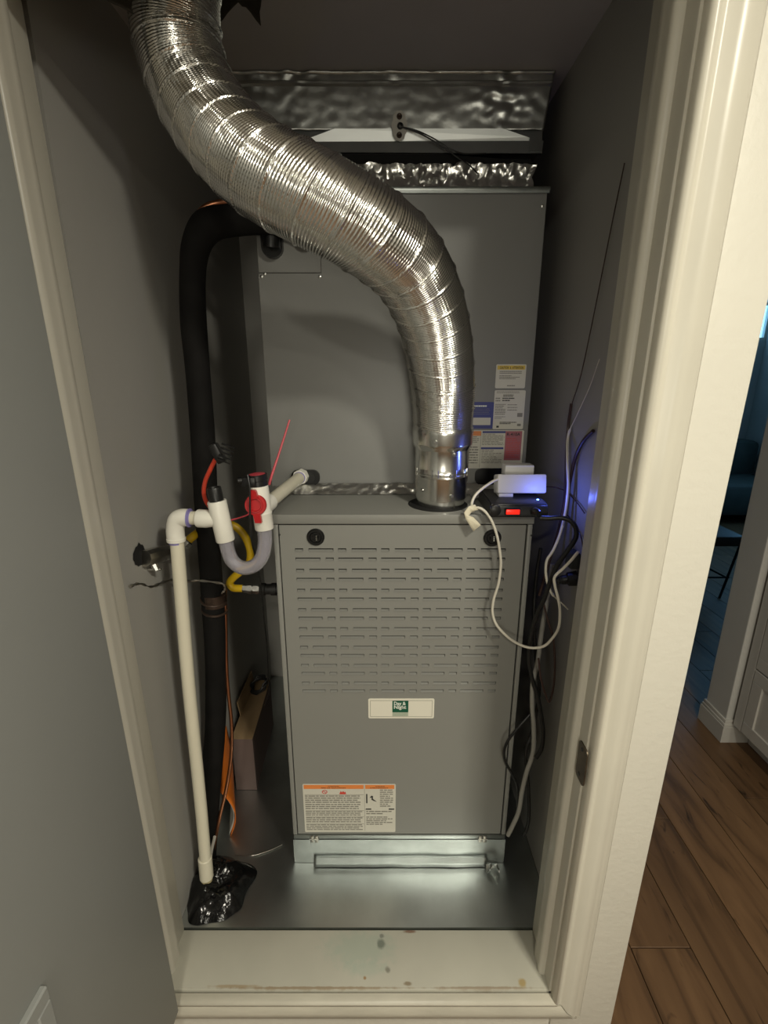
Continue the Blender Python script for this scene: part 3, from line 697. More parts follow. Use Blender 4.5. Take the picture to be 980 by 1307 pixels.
# labels on the coil case
yl = KY-0.0032
a, c = P(633, 465, KY), P(669, 495.5, KY)
printed_label('notice_label', a.x, c.x, c.z, a.z, yl, M['label'], co, 'small white label with yellow header',
    fields=[(0.04, 0.96, 0.78, 0.95, M['yell'])], lines=[(0.12, 0.88, 0.58, 0.72, 2, M['inkg'], 0.5), (0.12, 0.84, 0.36, 0.54, 3, M['inkg'], 0.5), (0.40, 0.68, 0.06, 0.13, 1, M['inkg'], 0.6)],
    texts=[(0.12, 0.81, 0.0075, 'CAUTION  &  ATTENTION', M['ink'], 0.78)])
a, c = P(631, 498, KY), P(666.5, 547.5, KY)
printed_label('rating_label', a.x, c.x, c.z, a.z, yl, M['label'], co, 'white rating plate label with rows of small text',
    lines=[(0.06, 0.85, 0.91, 0.97, 2, M['inkg'], 0.4), (0.28, 0.62, 0.82, 0.89, 2, M['ink'], 0.5), (0.04, 0.20, 0.69, 0.81, 2, M['inkg'], 0.5), (0.26, 0.66, 0.70, 0.81, 2, M['ink'], 0.5),
           (0.04, 0.40, 0.36, 0.65, 7, M['inkg'], 0.5), (0.44, 0.78, 0.44, 0.64, 3, M['inkg'], 0.3), (0.04, 0.42, 0.25, 0.33, 2, M['inkg'], 0.4), (0.22, 0.80, 0.12, 0.19, 2, M['ink'], 0.6)],
    fields=[(0.78, 0.95, 0.32, 0.42, M['inkg']), (0.12, 0.20, 0.04, 0.09, M['ink']), (0.80, 0.92, 0.08, 0.14, M['inkg'])])
a, c = P(590, 513, KY), P(628, 547, KY)
printed_label('blue_label', a.x, c.x, c.z, a.z, yl, M['blue'], co, 'dark blue label with a white writing field',
    lines=[(0.25, 0.80, 0.80, 0.88, 1, M['whitei'], 0.7), (0.25, 0.9, 0.50, 0.75, 4, M['inkg'], 0.2)], fields=[(0.2, 0.92, 0.14, 0.42, M['label'])])
a, c = P(574, 549, KY), P(664.5, 597.5, KY)
printed_label('refrigerant_label', a.x, c.x, c.z, a.z, yl, M['label'], co, 'wide label with orange, blue and pink fields reading R-410A',
    fields=[(0.02, 0.42, 0.86, 0.98, M['oran']), (0.44, 0.75, 0.93, 0.98, M['blue']), (0.43, 0.735, 0.51, 0.56, M['blue']), (0.75, 0.975, 0.22, 0.98, M['pink']), (0.42, 0.424, 0.03, 0.97, M['inkg'])],
    lines=[(0.30, 0.40, 0.66, 0.84, 4, M['inkg'], 0.4), (0.24, 0.40, 0.10, 0.58, 7, M['inkg'], 0.45), (0.44, 0.74, 0.60, 0.91, 8, M['inkg'], 0.4), (0.44, 0.73, 0.12, 0.49, 9, M['inkg'], 0.4), (0.77, 0.96, 0.26, 0.80, 11, M['redi'], 0.25)],
    texts=[(0.77, 0.86, 0.010, 'R-410A', M['ink'], 0.18)])
# foil strip between furnace and coil case
fs = B(); x0, x1 = P(366, 625, KY).x, P(640, 625, KY).x
grid(fs, lambda s, t: Vector((x0+(x1-x0)*s, KY-0.004-0.020*(1-t)-0.004, FTZ+0.002+0.022*t)), 110, 8); 
for v in fs.verts:
    k = 0.5+0.5*math.sin(v.co.x*23)
    q = noise.noise_vector(v.co*95); v.co += Vector((q.x, q.y, q.z))*0.0036*(0.25+0.75*k)
    v.co.z = max(v.co.z, FTZ+0.001)
o = obj('foil_strip', fs, M['foilc'], co)
# junk foil heap right of the collar
b = B(); x0, x1 = P(600, 640, 1.12).x, P(622, 640, 1.12).x
grid(b, lambda s, t: Vector((x0+(x1-x0)*s, 1.08+0.05*t, FTZ+0.004+0.014*math.sin(PI*s)*math.sin(PI*t))), 16, 14); crumple(b, 0.007, 80, 2)
for v in b.verts: v.co.z = max(v.co.z, FTZ+0.001)
obj('foil_heap', b, M['foilc'], co)

# ============================================================ PLENUM above the coil
pl = thing('supply_plenum', 'sheet metal supply plenum sealed to the ceiling with silver foil tape', 'duct', (0.03, 1.45, KT))
PY = 1.252
zt = CZ
xa0, xa1 = P(296, 97, PY).x, P(706, 97, PY).x
xb0, xb1 = P(318, 205, PY).x, P(688, 205, PY).x
z165, z181, z195, z210, z213, z233 = [P(500, v, PY).z for v in (166, 182, 196, 208, 212, 234)]
b = B(); vs = []
slab_xz(b, [(xb0+0.01, z195), (xb1-0.004, z195), (xa1-0.006, zt-0.001), (xa0+0.006, zt-0.001)], PY+0.008, 1.66); obj('plenum_box', b, M['duct'], pl, smooth=False)
b = B(); box(b, xb0+0.03, xb1-0.01, PY+0.03, 1.66, KT+0.001, z195+0.001); obj('dark_gap', b, M['blackm'], pl, smooth=False)
# tape band, wrinkled
b = B()
def tp(s, t):
    zz = z165 + (zt-0.002-z165)*t; k = (zz-z195)/(zt-z195)
    xl_, xr_ = xb0+(xa0-xb0)*k, xb1+(xa1-xb1)*k
    x = xl_+(xr_-xl_)*s
    y = PY - 0.004 + 0.018*(t-0.5)*-1*0.6 + 0.0018*noise.noise(Vector((x*9, zz*16, 1.3))) + (0.001+0.007*max(0, noise.noise(Vector((x*6, zz*9, 8)))))*noise.noise(Vector((x*45, zz*60, 4)))
    if 0.78 < t < 0.84: y -= 0.004
    if t > 0.97: y -= 0.006
    return Vector((x, y, zz + (0.0025*noise.noise(Vector((x*45, 0, t*3))) if t < 0.02 or t > 0.98 else 0)))
grid(b, tp, 150, 30); o = obj('foil_tape', b, M['foil'], pl, label='wrinkled silver foil tape along the ceiling')
md = o.modifiers.new('s', 'SOLIDIFY'); md.thickness = 0.0008
# bent flange: trapezoid painted pale as if catching light, and lower strip
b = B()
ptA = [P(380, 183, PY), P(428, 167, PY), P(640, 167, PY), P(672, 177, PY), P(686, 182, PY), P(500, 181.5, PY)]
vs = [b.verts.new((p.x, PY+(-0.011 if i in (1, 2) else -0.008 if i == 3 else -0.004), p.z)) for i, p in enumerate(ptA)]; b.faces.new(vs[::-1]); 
o = obj('bent_flange', b, M['duct_lit'], pl, smooth=False)
b = B(); a = P(340, 183, PY)
slab_xz(b, [(P(336, 195, PY).x, z195), (P(690, 195, PY).x, z195-0.003), (P(692, 182, PY).x, z181), (P(336, 184, PY).x, z181-0.002)], PY-0.009, PY+0.006)
obj('lower_flange', b, M['duct'], pl, smooth=False)
b = B(); slab_xz(b, [(P(674, 194, PY).x, z195-0.001), (P(689, 194, PY).x, z195), (P(690, 172, PY).x, z181+0.018), (P(680, 174, PY).x, z181+0.016), (P(674, 180, PY).x, z181+0.004)], PY-0.012, PY-0.009); obj('corner_tab', b, M['duct'], pl, smooth=False)
# black sheet for the shade in the slit between plenum and case, and crumpled foil
b = B(); slab_xz(b, [(P(405, 197, PY).x, P(405, 197, PY).z), (P(560, 197, PY).x, P(560, 197, PY).z), (P(686, 208, PY).x, P(686, 208, PY).z), (P(684, 214, PY).x, P(684, 214, PY).z), (P(440, 212, PY).x, P(440, 212, PY).z)], PY-0.004, PY+0.004); obj('slit_shade', b, M['blackm'], pl, smooth=False)
b = B(); x0, x1 = P(440, 224, PY-0.02).x, P(684, 224, PY-0.02).x
grid(b, lambda s, t: Vector((x0+(x1-x0)*s, PY-0.03+0.02*t+0.012*math.sin(PI*t), KT+0.0012+(z213-KT)*t)), 120, 14); crumple(b, 0.007, 55, 7, (1, 1, 0.5)); crumple(b, 0.004, 120, 3, (1, 1, 0.7))
for v in b.verts: v.co.z = max(v.co.z, KT+0.001)
obj('crumpled_foil', b, M['foilc'], pl)
b = B(); x0_, x1_ = P(330, 234, PY).x, P(440, 224, PY).x
grid(b, lambda s, t: Vector((x0_+(x1_-x0_)*s, PY-0.01+0.01*t, KT+0.0012+(z195-KT)*t)), 30, 8); obj('dark_filler', b, M['blackm'], pl)
# sensor disc and probe wire
dp = P(509.5, 161, PY-0.026)
sd = thing('sensor_disc', 'clear round disc holding a probe wire on the plenum front', 'sensor', (dp.x, dp.y, dp.z-0.024))
b = B()
pts = [(dp.x+0.0165*math.cos(2*PI*k/32)*(1+0.06*math.sin(k*1.7)), dp.z+0.030*math.sin(2*PI*k/32)*(0.93+0.05*math.sin(k*2.1))) for k in range(32)]
slab_xz(b, pts, dp.y-0.0015, dp.y); obj('disc', b, M['disc'], sd, smooth=False)
for dz in (0.017, -0.017):
    b = B(); lathe(b, (dp.x, dp.y-0.0015, dp.z+dz), (0, -1, 0), [(0, 0.006), (0.002, 0.0055), (0.003, 0.004), (0.0022, 0.002), (0.0022, 0.0)], 16); obj('screw', b, M['strapw'], sd)
b = B(); lathe(b, (dp.x+0.002, dp.y-0.0015, dp.z), (0, -1, 0), [(0, 0.007), (0.004, 0.005), (0.006, 0.0)], 14); obj('probe', b, M['black'], sd)
b = B(); tube(b, smooth_path([P(511, 161, PY-0.034), P(535, 170, PY-0.036), P(555, 181, PY-0.036), P(572, 192, PY-0.035), P(584, 201, PY-0.03), P(600, 212, PY-0.035), P(610, 222, PY-0.03)]), 0.0016, 8); obj('probe_wire', b, M['cordb'], sd)
b = B(); tube(b, smooth_path([P(511, 162, PY-0.034), P(530, 166, PY-0.03), P(552, 176, PY-0.035), P(575, 190, PY-0.035), P(592, 196, PY-0.03), P(620, 196, PY-0.02)]), 0.0014, 8); obj('probe_wire', b, M['cordb'], sd)
# ceiling cord in the upper right corner of the plenum
# ============================================================ FLEX DUCT
ctrl = [(221, -34, .705), (222, 0, .715), (228, 60, .735), (249, 120, .745), (286, 176, .735), (338, 222, .71), (402, 256, .70), (468, 293, .725), (521, 340, .80), (552, 407, .89), (564, 480, .975), (565, 548, 1.035)]
path = smooth_path([PC(*c) for c in ctrl], 24)
# resample by arc length
def resample(pts, step):
    out = [pts[0]]; acc = 0
    for i in range(1, len(pts)):
        a, c = pts[i-1], pts[i]; L_ = (c-a).length
        while acc + L_ >= step:
            t = (step-acc)/L_; a = a.lerp(c, t); out.append(a.copy()); L_ = (c-a).length; acc = 0
        acc += L_
    out.append(pts[-1]); return out
STEP = 0.0008
fp = resample(path, STEP)
fd = thing('flexible_duct', 'ribbed silver flexible vent duct curving from ceiling down to the furnace collar', 'duct', (VX, VY, FTZ+0.15))
def flex(bm, pts, R, seg=72):
    T = [(pts[min(i+1, len(pts)-1)]-pts[max(i-1, 0)]).normalized() for i in range(len(pts))]
    x, y = frame_of(T[0]); rings = []
    pitch = 0.0435; starts = 10
    for i, p in enumerate(pts):
        if i:
            ax = T[i-1].cross(T[i])
            if ax.length > 1e-8:
                q = Matrix.Rotation(T[i-1].angle(T[i]), 3, ax.normalized()); x = q @ x; y = q @ y
        s = i*STEP; ring = []
        for k in range(seg):
            a = 2*PI*k/seg
            wob = 0.0009*noise.noise(Vector((s*11, math.cos(a)*1.2, math.sin(a)*1.2)))
            ph = s/pitch + a/(2*PI) + 0.06*noise.noise(Vector((s*9, math.cos(a), math.sin(a))))
            fr = ph - math.floor(ph)
            if fr < 0.07: rr = 0.0026*math.sin(PI*fr/0.07)**0.6                      # the flat lock seam of the spiral strip
            else:
                g = (fr-0.075)/0.925*starts; g -= math.floor(g); rr = -0.0020 + 0.0027*(0.5-0.5*math.cos(2*PI*g))
                rr *= 0.8 + 0.3*noise.noise(Vector((s*30, a, 3)))
            r_ = R(s) + rr + wob
            d = x*math.cos(a) + y*math.sin(a)
            ring.append(bm.verts.new(p + d*r_))
        rings.append(ring)
    for i in range(len(rings)-1):
        for k in range(seg):
            j = (k+1) % seg; bm.faces.new((rings[i][k], rings[i][j], rings[i+1][j], rings[i+1][k]))
Ltot = STEP*(len(fp)-1)
b = B(); flex(b, fp, lambda s: 0.0645 - 0.003*max(0, (s-(Ltot-0.08))/0.08))
obj('ribbed_tube', b, M['flex'], fd, angle=180)
print('flex length', Ltot, len(fp))
# collar at the furnace
vc = thing('vent_collar', 'stacked galvanized collar sections rising out of the furnace top', 'duct collar', (VX, VY, FTZ))
def zz(v): return P(563, v, VY-0.055).z
b = B(); lathe(b, (VX, VY, 0), (0, 0, 1), [(FTZ+0.001, 0.0515), (zz(640), 0.0535)], 56); obj('lower_sleeve', b, M['collar'], vc)
b = B(); lathe(b, (VX, VY, 0), (0, 0, 1), [(zz(641), 0.0555), (zz(613), 0.0572), (zz(612), 0.0578), (zz(610), 0.0560)], 56); obj('elbow_section', b, M['collar'], vc)
b = B(); lathe(b, (VX, VY, 0), (0, 0, 1), [(zz(612), 0.0552), (zz(608), 0.0556), (zz(607), 0.0572), (zz(605), 0.0556), (zz(600), 0.0552)], 56); obj('crimped_band', b, M['collar'], vc)
for k in range(14):
    a = -PI/2 + (k-6.5)*0.23
    if k in (2, 3, 6, 9, 11): continue
b = B()
for k in (5, 6, 9, 11, 12, 1):
    a = -PI/2 + (k-7)*0.23; ca, sa = math.cos(a), math.sin(a)
    tube(b, [(VX+ca*0.0568, VY+sa*0.0568, zz(611)), (VX+ca*0.0568, VY+sa*0.0568, zz(601))], 0.0011, 6)
obj('crimp_folds', b, M['collar'], vc)
b = B(); lathe(b, (VX, VY, 0), (0, 0, 1), [(zz(601.5), 0.0560), (zz(601), 0.0582), (zz(599), 0.0580), (zz(577), 0.0578), (zz(575), 0.0590), (zz(574), 0.0570)], 56); obj('middle_sleeve', b, M['collar'], vc)
b = B(); lathe(b, (VX, VY, 0), (0, 0, 1), [(zz(577), 0.0578), (zz(573), 0.0612), (zz(571), 0.0632), (zz(569), 0.0640), (zz(556), 0.0642), (zz(553), 0.0650), (zz(550), 0.0635), (zz(545), 0.0600)], 56); obj('upper_sleeve', b, M['collar'], vc)
for (u, v, r) in ((555, 563.5, 0.0642), (580, 581, 0.0580), (575, 608, 0.0562), (540, 628, 0.0566), (576, 634, 0.0566)):
    x = P(u, v, VY-0.055).x; dx = (x-VX); dy = -math.sqrt(max(1e-6, r*r-dx*dx)); n_ = Vector((dx, dy, 0)).normalized()
    b = B(); lathe(b, Vector((VX+dx, VY+dy, zz(v))), n_, [(0, 0.0042), (0.0015, 0.004), (0.003, 0.0028), (0.0032, 0)], 14); obj('screw', b, M['screw'], vc)
b = B(); tube(b, [(P(580, 640, VY-0.05).x, VY-math.sqrt(0.0522**2-(P(580, 640, VY-0.05).x-VX)**2), zz(640)), (P(580, 652, VY-0.05).x, VY-math.sqrt(0.0522**2-(P(580, 640, VY-0.05).x-VX)**2), FTZ+0.002)], 0.0008, 6); obj('seam', b, M['steel'], vc)
# collar at the ceiling with dark tape flap
tp0 = PC(221, -34, .705)
vt = thing('ceiling_collar', 'metal duct collar at the ceiling with a dark tape flap', 'duct collar', (tp0.x, tp0.y, CZ-0.06))
b = B(); lathe(b, (tp0.x+0.001, tp0.y, 0), (0, 0, 1), [(tp0.z-0.012, 0.0675), (tp0.z-0.006, 0.0685), (CZ-0.004, 0.0685), (CZ-0.004, 0.085), (CZ-0.001, 0.085)], 48); obj('collar_ring', b, M['collar'], vt)
b = B(); a = P(270, 10, 0.93)
def fl(s, t):
    u = 262+70*s; v = -30 + (44 + 14*math.sin(s*7) )*t + (8 if s > .6 else 0)*t
    q = P(u, v, 0.97+0.03*s)
    return q
grid(b, fl, 12, 8); crumple(b, 0.004, 60, 5); o = obj('tape_flap', b, M['tape'], vt); md = o.modifiers.new('s', 'SOLIDIFY'); md.thickness = 0.0015
b = B()
grid(b, lambda s, t: P(135+35*s, -20+(20+18*s)*t, 0.80+0.03*s), 8, 6); crumple(b, 0.003, 60, 6); o = obj('tape_flap', b, M['tape'], vt); md = o.modifiers.new('s', 'SOLIDIFY'); md.thickness = 0.0015

# ============================================================ REFRIGERANT LINE (black foam)
ls = thing('insulated_line', 'thick black foam insulated refrigerant line rising along the left wall', 'pipe', (-0.43, 0.97, PZL))
pts = [P(262, 1112, 0.960), P(266, 1050, 0.985), P(269, 1000, 1.0), P(274, 940, 1.02), P(275.5, 890, 1.03), P(274.5, 820, 1.03), P(271, 760, 1.03), P(267, 700, 1.03), P(263, 640, 1.03), P(259, 560, 1.04), P(253, 480, 1.05), P(247, 410, 1.05), P(246, 350, 1.05), P(251, 312, 1.05), P(266, 288, 1.06), P(292, 280, 1.08), P(330, 278, 1.105), P(362, 282, 1.12)]
b = B(); sp_ = smooth_path(pts, 8)
tube(b, sp_, lambda i: 0.0250+0.0012*noise.noise(Vector((i*0.12, 3, 1))) + (0.006 if i > 112 else 0.006*max(0, (i-98)/14) if i > 98 else 0), 28); obj('foam_sleeve', b, M['foam'], ls)
b = B(); tube(b, smooth_path([P(372, 284, 1.115), P(345, 285, 1.122), P(346, 300, 1.125), P(346, 316, 1.128)], 6), 0.0175, 20); obj('foam_branch', b, M['gasket'], ls)
b = B(); tube(b, smooth_path([P(350, 280, 1.11), P(375, 284, 1.118), P(392, 296, 1.125)], 6), 0.020, 20); obj('foam_branch', b, M['foam'], ls)
# wire wrapped around
b = B(); A = []
for k in range(64):
    t = k/63; a = t*2.4*2*PI - 0.4; v = 755 + 30*t
    cc = P(271+4*t, v, 1.03); A.append(cc + Vector((math.cos(a)*0.027, math.sin(a)*0.027, 0.004*math.sin(a))))
tube(b, A, 0.0030, 8)
zt1, zt0 = P(273, 757, 1.03), P(274, 772, 1.03)
lathe(b, zt0, zt1-zt0, [(0, 0.0262), (0.001, 0.0272), ((zt1-zt0).length-0.001, 0.0272), ((zt1-zt0).length, 0.0262)], 28)
obj('wrap_strap', b, M['strapw'], ls, label='brown steel strap wound around the foam')
b = B()
# copper liquid line
cl = thing('copper_line', 'thin copper line running beside the black insulated line', 'pipe', (-0.42, 0.99, PZL))
b = B(); tube(b, smooth_path([P(287, 752, 1.045), P(288, 800, 1.04), P(289, 850, 1.035), P(291.5, 885, 1.03), P(295.5, 925, 1.02), P(295, 965, 1.015), P(289, 1005, 1.0), P(281, 1040, 0.985), P(274, 1075, 0.97), P(270, 1100, 0.96)], 8), 0.0045, 12); obj('copper_tube', b, M['copper'], cl)
b = B(); tube(b, smooth_path([P(249, 288, 1.035), P(254, 272, 1.045), P(264, 263, 1.05), P(280, 258.5, 1.055), P(300, 259, 1.07), P(330, 264, 1.09), P(365, 285, 1.11)], 8), 0.0055, 12); obj('copper_tube', b, M['copper'], cl)
b = B(); tube(b, smooth_path([P(274, 1068, 0.955), P(270, 1085, 0.95), P(267, 1105, 0.945)], 6), 0.004, 10); obj('tube_end', b, M['paper'], cl)

# steel support wire from the wall to the line
sw = thing('support_wire', 'twisted steel hanger wire from the left wall to the black line', 'wire', PX(168, 750, XL))
b = B(); tube(b, smooth_path([PX(166, 748, XL+0.004), P(178, 745, 0.86), P(192, 749, 0.90), P(206, 744, 0.93), P(222, 740, 0.96), P(240, 742, 0.99), P(255, 741, 1.0), P(283, 745, 1.0), P(287, 752, 1.005), P(283, 757, 1.005)], 8), lambda i: 0.0026+0.0008*math.sin(i*1.3), 8); obj('wire', b, M['steel'], sw)

# gas nipple from a hole in the wall, and yellow flexible gas line
gp_ = PX(181, 706, XL)
gn = thing('gas_valve', 'steel gas valve body coming out of a broken hole in the left wall', 'valve', (gp_.x, gp_.y, gp_.z-0.03))
b = B(); pts = []
a = PX(178, 706, XL+0.0015)
n_ = 22
vs = [b.verts.new((XL+0.0012, a.y+math.cos(2*PI*k/n_)*0.024*(1+0.25*noise.noise(Vector((k*1.3, 0, 0)))), a.z-0.004+math.sin(2*PI*k/n_)*0.021*(1+0.3*noise.noise(Vector((k*1.9, 5, 0)))))) for k in range(n_)]; b.faces.new(vs)
obj('wall_hole', b, M['blackm'], gn, smooth=False)
q0, q1 = PX(184, 713, XL+0.006), P(222, 703, 0.965)
b = B(); tube(b, [q0, q0.lerp(q1, .4), q0.lerp(q1, .8), q1, q1+Vector((0.012, 0.008, 0.003))], lambda i: [0.0165, 0.0175, 0.0155, 0.013, 0.011][i], 10); crumple(b, 0.001, 60, 1); obj('valve_body', b, M['steel'], gn, angle=20)
b = B(); vd = q0.lerp(q1, .35); cyl(b, vd+Vector((0, -0.01, -0.012)), vd+Vector((0.006, -0.012, -0.026)), 0.008, 0.006, seg=8); box(b, vd.x-0.012, vd.x+0.014, vd.y-0.016, vd.y-0.010, vd.z-0.026, vd.z-0.021, bev=0.001); obj('valve_handle', b, M['chrome'], gn)
gl = thing('gas_line', 'yellow coated flexible gas line looping behind the drain trap', 'gas line', P(300, 750, 1.10))
b = B(); tube(b, smooth_path([P(238, 692, 1.0), P(247, 684, 1.01), P(262, 674, 1.06), P(285, 668, 1.085), P(300, 672, 1.09), P(312, 684, 1.09), P(319, 702, 1.09), P(318, 718, 1.09), P(309, 728, 1.09), P(298, 737, 1.09), P(293, 744, 1.09), P(297, 750, 1.09), P(304, 751, 1.09), P(311, 751, 1.09)], 10), lambda i: 0.0088+0.0004*(i % 2), 16); obj('flexible_hose', b, M['yellow'], gl)
b = B(); a0 = P(234, 697, 0.995); lathe(b, a0, P(240, 691, 1.0)-a0, [(0, 0.006), (0.004, 0.012), (0.014, 0.012), (0.016, 0.010)], 6); obj('flare_nut', b, M['chrome'], gl)
pa, pb = P(310, 751, 1.09), P(333, 752, 1.09); d = (pb-pa)
b = B(); lathe(b, pa, d, [(0, 0.0105), (0.012, 0.0105), (0.012, 0.013), (0.022, 0.013), (0.023, 0.0095), (0.027, 0.0095), (0.027, 0.0125), (0.038, 0.0125), (0.038, 0.010), (0.042, 0.010)], 6); obj('hex_fitting', b, M['chrome'], gl)
b = B(); pq = pa+d.normalized()*0.042; lathe(b, pq, (1, 0, 0), [(0, 0.014), (0.003, 0.0155), (0.012, 0.0155), (0.015, 0.013), (0.028, 0.013), (0.028, 0.0155), (0.040, 0.0155), (0.040, 0.012), (FX0+0.002-pq.x, 0.012)], 20); obj('iron_coupling', b, M['iron'], gl)

# ============================================================ PVC CONDENSATE DRAIN
dn = thing('condensate_drain', 'white pvc condensate drain with clear u trap left of the furnace', 'drain pipe', (-0.43, 0.89, PZL))
rp = 0.0133
bot, top = P(264.5, 1128, 0.885), P(225, 690, 0.905)
b = B(); tube(b, [bot.lerp(top, k/8)+Vector((0.0015*math.sin(k*0.9), 0, 0)) for k in range(9)], rp, 28); obj('vertical_pipe', b, M['pvcp'], dn, label='aged cream pvc standpipe')
dd = (top-bot).normalized()
b = B(); lathe(b, bot+dd*0.022, dd, [(0, 0.0150), (0.001, 0.0160), (0.058, 0.0160), (0.060, 0.0145)], 28); obj('coupling', b, M['pvcp'], dn)
b = B(); lathe(b, bot-dd*0.002, dd, [(0, 0.0136), (0.024, 0.0136)], 28); obj('stained_end', b, M['dirty'], dn)
# elbow
e0 = top; e1 = P(242, 661, 0.905)
el = smooth_path([e0, e0+dd*0.022, P(226, 664, 0.905)+Vector((0, 0, 0)), P(233, 660.5, 0.905), e1], 6)
b = B(); tube(b, el, 0.0172, 28); lathe(b, e0-dd*0.001, dd, [(0, 0.0178), (0.006, 0.0182), (0.007, 0.0172)], 28); obj('elbow_fitting', b, M['pvc'], dn)
b = B(); lathe(b, e0-dd*0.006, dd, [(0, 0.0140), (0.006, 0.0142)], 28); obj('primer_ring', b, M['primer'], dn)
hd = (P(262, 662, 0.905)-e1).normalized()
b = B(); lathe(b, e1, hd, [(-0.002, 0.0185), (0.001, 0.0185), (0.001, 0.0145), (0.003, 0.0145)], 28); obj('primer_ring', b, M['primer'], dn)
b = B(); cyl(b, e1, P(258, 661.5, 0.905), rp, seg=28); obj('short_pipe', b, M['pvcp'], dn)
# left tee
ta, tb = P(276.5, 639, 0.90), P(288, 690, 0.90); td = (tb-ta).normalized(); tm = P(279, 663, 0.90)
b = B(); TL = (tb-ta).length
lathe(b, ta, td, [(0, 0.0140), (0.0, 0.0172), (0.002, 0.0180), (TL-0.002, 0.0180), (TL, 0.0172), (TL, 0.0140)], 32)
lathe(b, P(252.5, 661.5, 0.903), (tm-P(252.5, 661.5, 0.903)), [(0, 0.0140), (0, 0.0172), (0.002, 0.0178), (0.018, 0.0176), (0.030, 0.0150), (0.036, 0.015)], 32)
obj('tee_fitting', b, M['pvc'], dn)
b = B(); lathe(b, ta+td*0.004, -td, [(0, 0.0137), (0.028, 0.0137), (0.030, 0.0128), (0.030, 0.0112), (0.026, 0.0105), (0.026, 0.0)], 28); obj('black_cap', b, M['black'], dn, label='black ribbed plug in the left tee')
# right tee
ra, rb_ = P(329.5, 617, 0.895), P(337.5, 675, 0.895); rd = (rb_-ra).normalized(); RL = (rb_-ra).length
b = B(); lathe(b, ra, rd, [(0, 0.0140), (0.0, 0.0172), (0.002, 0.0180), (RL*0.62, 0.0180), (RL*0.63, 0.0188), (RL*0.66, 0.0186), (RL*0.67, 0.0180), (RL-0.002, 0.0180), (RL, 0.0172), (RL, 0.0140)], 32)
br0 = P(335, 648, 0.895); br1 = P(385.5, 607, KY-0.012)
bd = (br1-br0).normalized()
lathe(b, br0, bd, [(0.0, 0.016), (0.036, 0.0165), (0.038, 0.0150), (0.038, 0.0130)], 28)
obj('tee_fitting', b, M['pvc'], dn)
BL = (br1-br0).length
b = B(); cyl(b, br0+bd*0.03, br1, rp, seg=28); obj('branch_pipe', b, M['pvcp'], dn)
b = B(); lathe(b, br1-bd*0.020, bd, [(0, 0.0150), (0.0, 0.0178), (0.018, 0.0178), (0.018, 0.0)], 8); obj('hex_adapter', b, M['pvc'], dn)
b = B(); lathe(b, br1-bd*0.025, bd, [(0, 0.0139), (0.006, 0.0141)], 28); obj('primer_ring', b, M['primer'], dn)
b = B(); lathe(b, ra+rd*0.004, -rd, [(0, 0.0183), (0.010, 0.0183), (0.011, 0.0192), (0.021, 0.0192), (0.022, 0.0180), (0.022, 0.0150), (0.019, 0.0145)], 32)
cc = ra-rd*0.008+Vector((-0.012, -0.013, 0)); box(b, cc.x-0.013, cc.x+0.013, cc.y-0.010, cc.y+0.008, cc.z-0.009, cc.z+0.007, bev=0.002)
cyl(b, cc+Vector((-0.012, -0.006, 0.002)), cc+Vector((-0.019, -0.008, 0.002)), 0.006, seg=12)
obj('float_switch_cap', b, M['black'], dn, label='black float switch cap on the right tee')
b = B(); lathe(b, ra-rd*0.0165, -rd, [(0, 0.0152), (0.002, 0.0150), (0.003, 0.010), (0.002, 0.0)], 28); obj('cap_top', b, M['pinkred'], dn, label='dark red translucent cap top')
# clear u trap
t0, t1 = tb-td*0.012, rb_-rd*0.012
b = B(); tube(b, smooth_path([t0, P(291, 703, 0.90), P(296, 715, 0.90), P(305, 723, 0.898), P(315, 725, 0.897), P(326, 721, 0.896), P(334, 711, 0.895), P(337.5, 697, 0.895), P(338, 685, 0.895), t1], 10), 0.0137, 28, caps=False)
for q_ in [f for f in b.faces]: pass
outer = b; b = B(); tube(b, smooth_path([t0, P(291, 703, 0.90), P(296, 715, 0.90), P(305, 723, 0.898), P(315, 725, 0.897), P(326, 721, 0.896), P(334, 711, 0.895), P(337.5, 697, 0.895), P(338, 685, 0.895), t1], 10), 0.0108, 28); tmp_ = bpy.data.meshes.new('tmp'); bmesh.ops.recalc_face_normals(b, faces=b.faces); bmesh.ops.reverse_faces(b, faces=b.faces); b.to_mesh(tmp_); b.free(); b = outer; bmesh.ops.recalc_face_normals(b, faces=b.faces); b.from_mesh(tmp_); bpy.data.meshes.remove(tmp_)
obj('clear_trap_tube', b, M['clear'], dn, label='clear vinyl u shaped trap', recalc=False)
# red valve key
rv = P(326, 645, 0.895-0.020)
b = B()
def rv_pt(dx, dz, y): return (rv.x+dx, y, rv.z+dz)
Yf = rv.y
lathe(b, (rv.x, Yf+0.004, rv.z), (0.05, -1, 0.15), [(0, 0.020), (0.004, 0.0205), (0.007, 0.0190), (0.007, 0.0145), (0.010, 0.0140), (0.010, 0.0115), (0.006, 0.0105), (0.006, 0.0)], 32)
slab_xz(b, [(rv.x-0.007+0.0, rv.z+0.014), (rv.x+0.007, rv.z+0.014), (rv.x+0.0045, rv.z+0.027), (rv.x+0.002, rv.z+0.030), (rv.x-0.006, rv.z+0.030), (rv.x-0.009, rv.z+0.027)], Yf-0.006, Yf+0.002)
slab_xz(b, [(rv.x-0.005, rv.z-0.015), (rv.x+0.009, rv.z-0.015), (rv.x+0.0105, rv.z-0.033), (rv.x-0.002, rv.z-0.033)], Yf-0.006, Yf+0.002)
rb2 = obj('red_valve_key', b, M['red'], dn, label='round red valve key on the right tee')

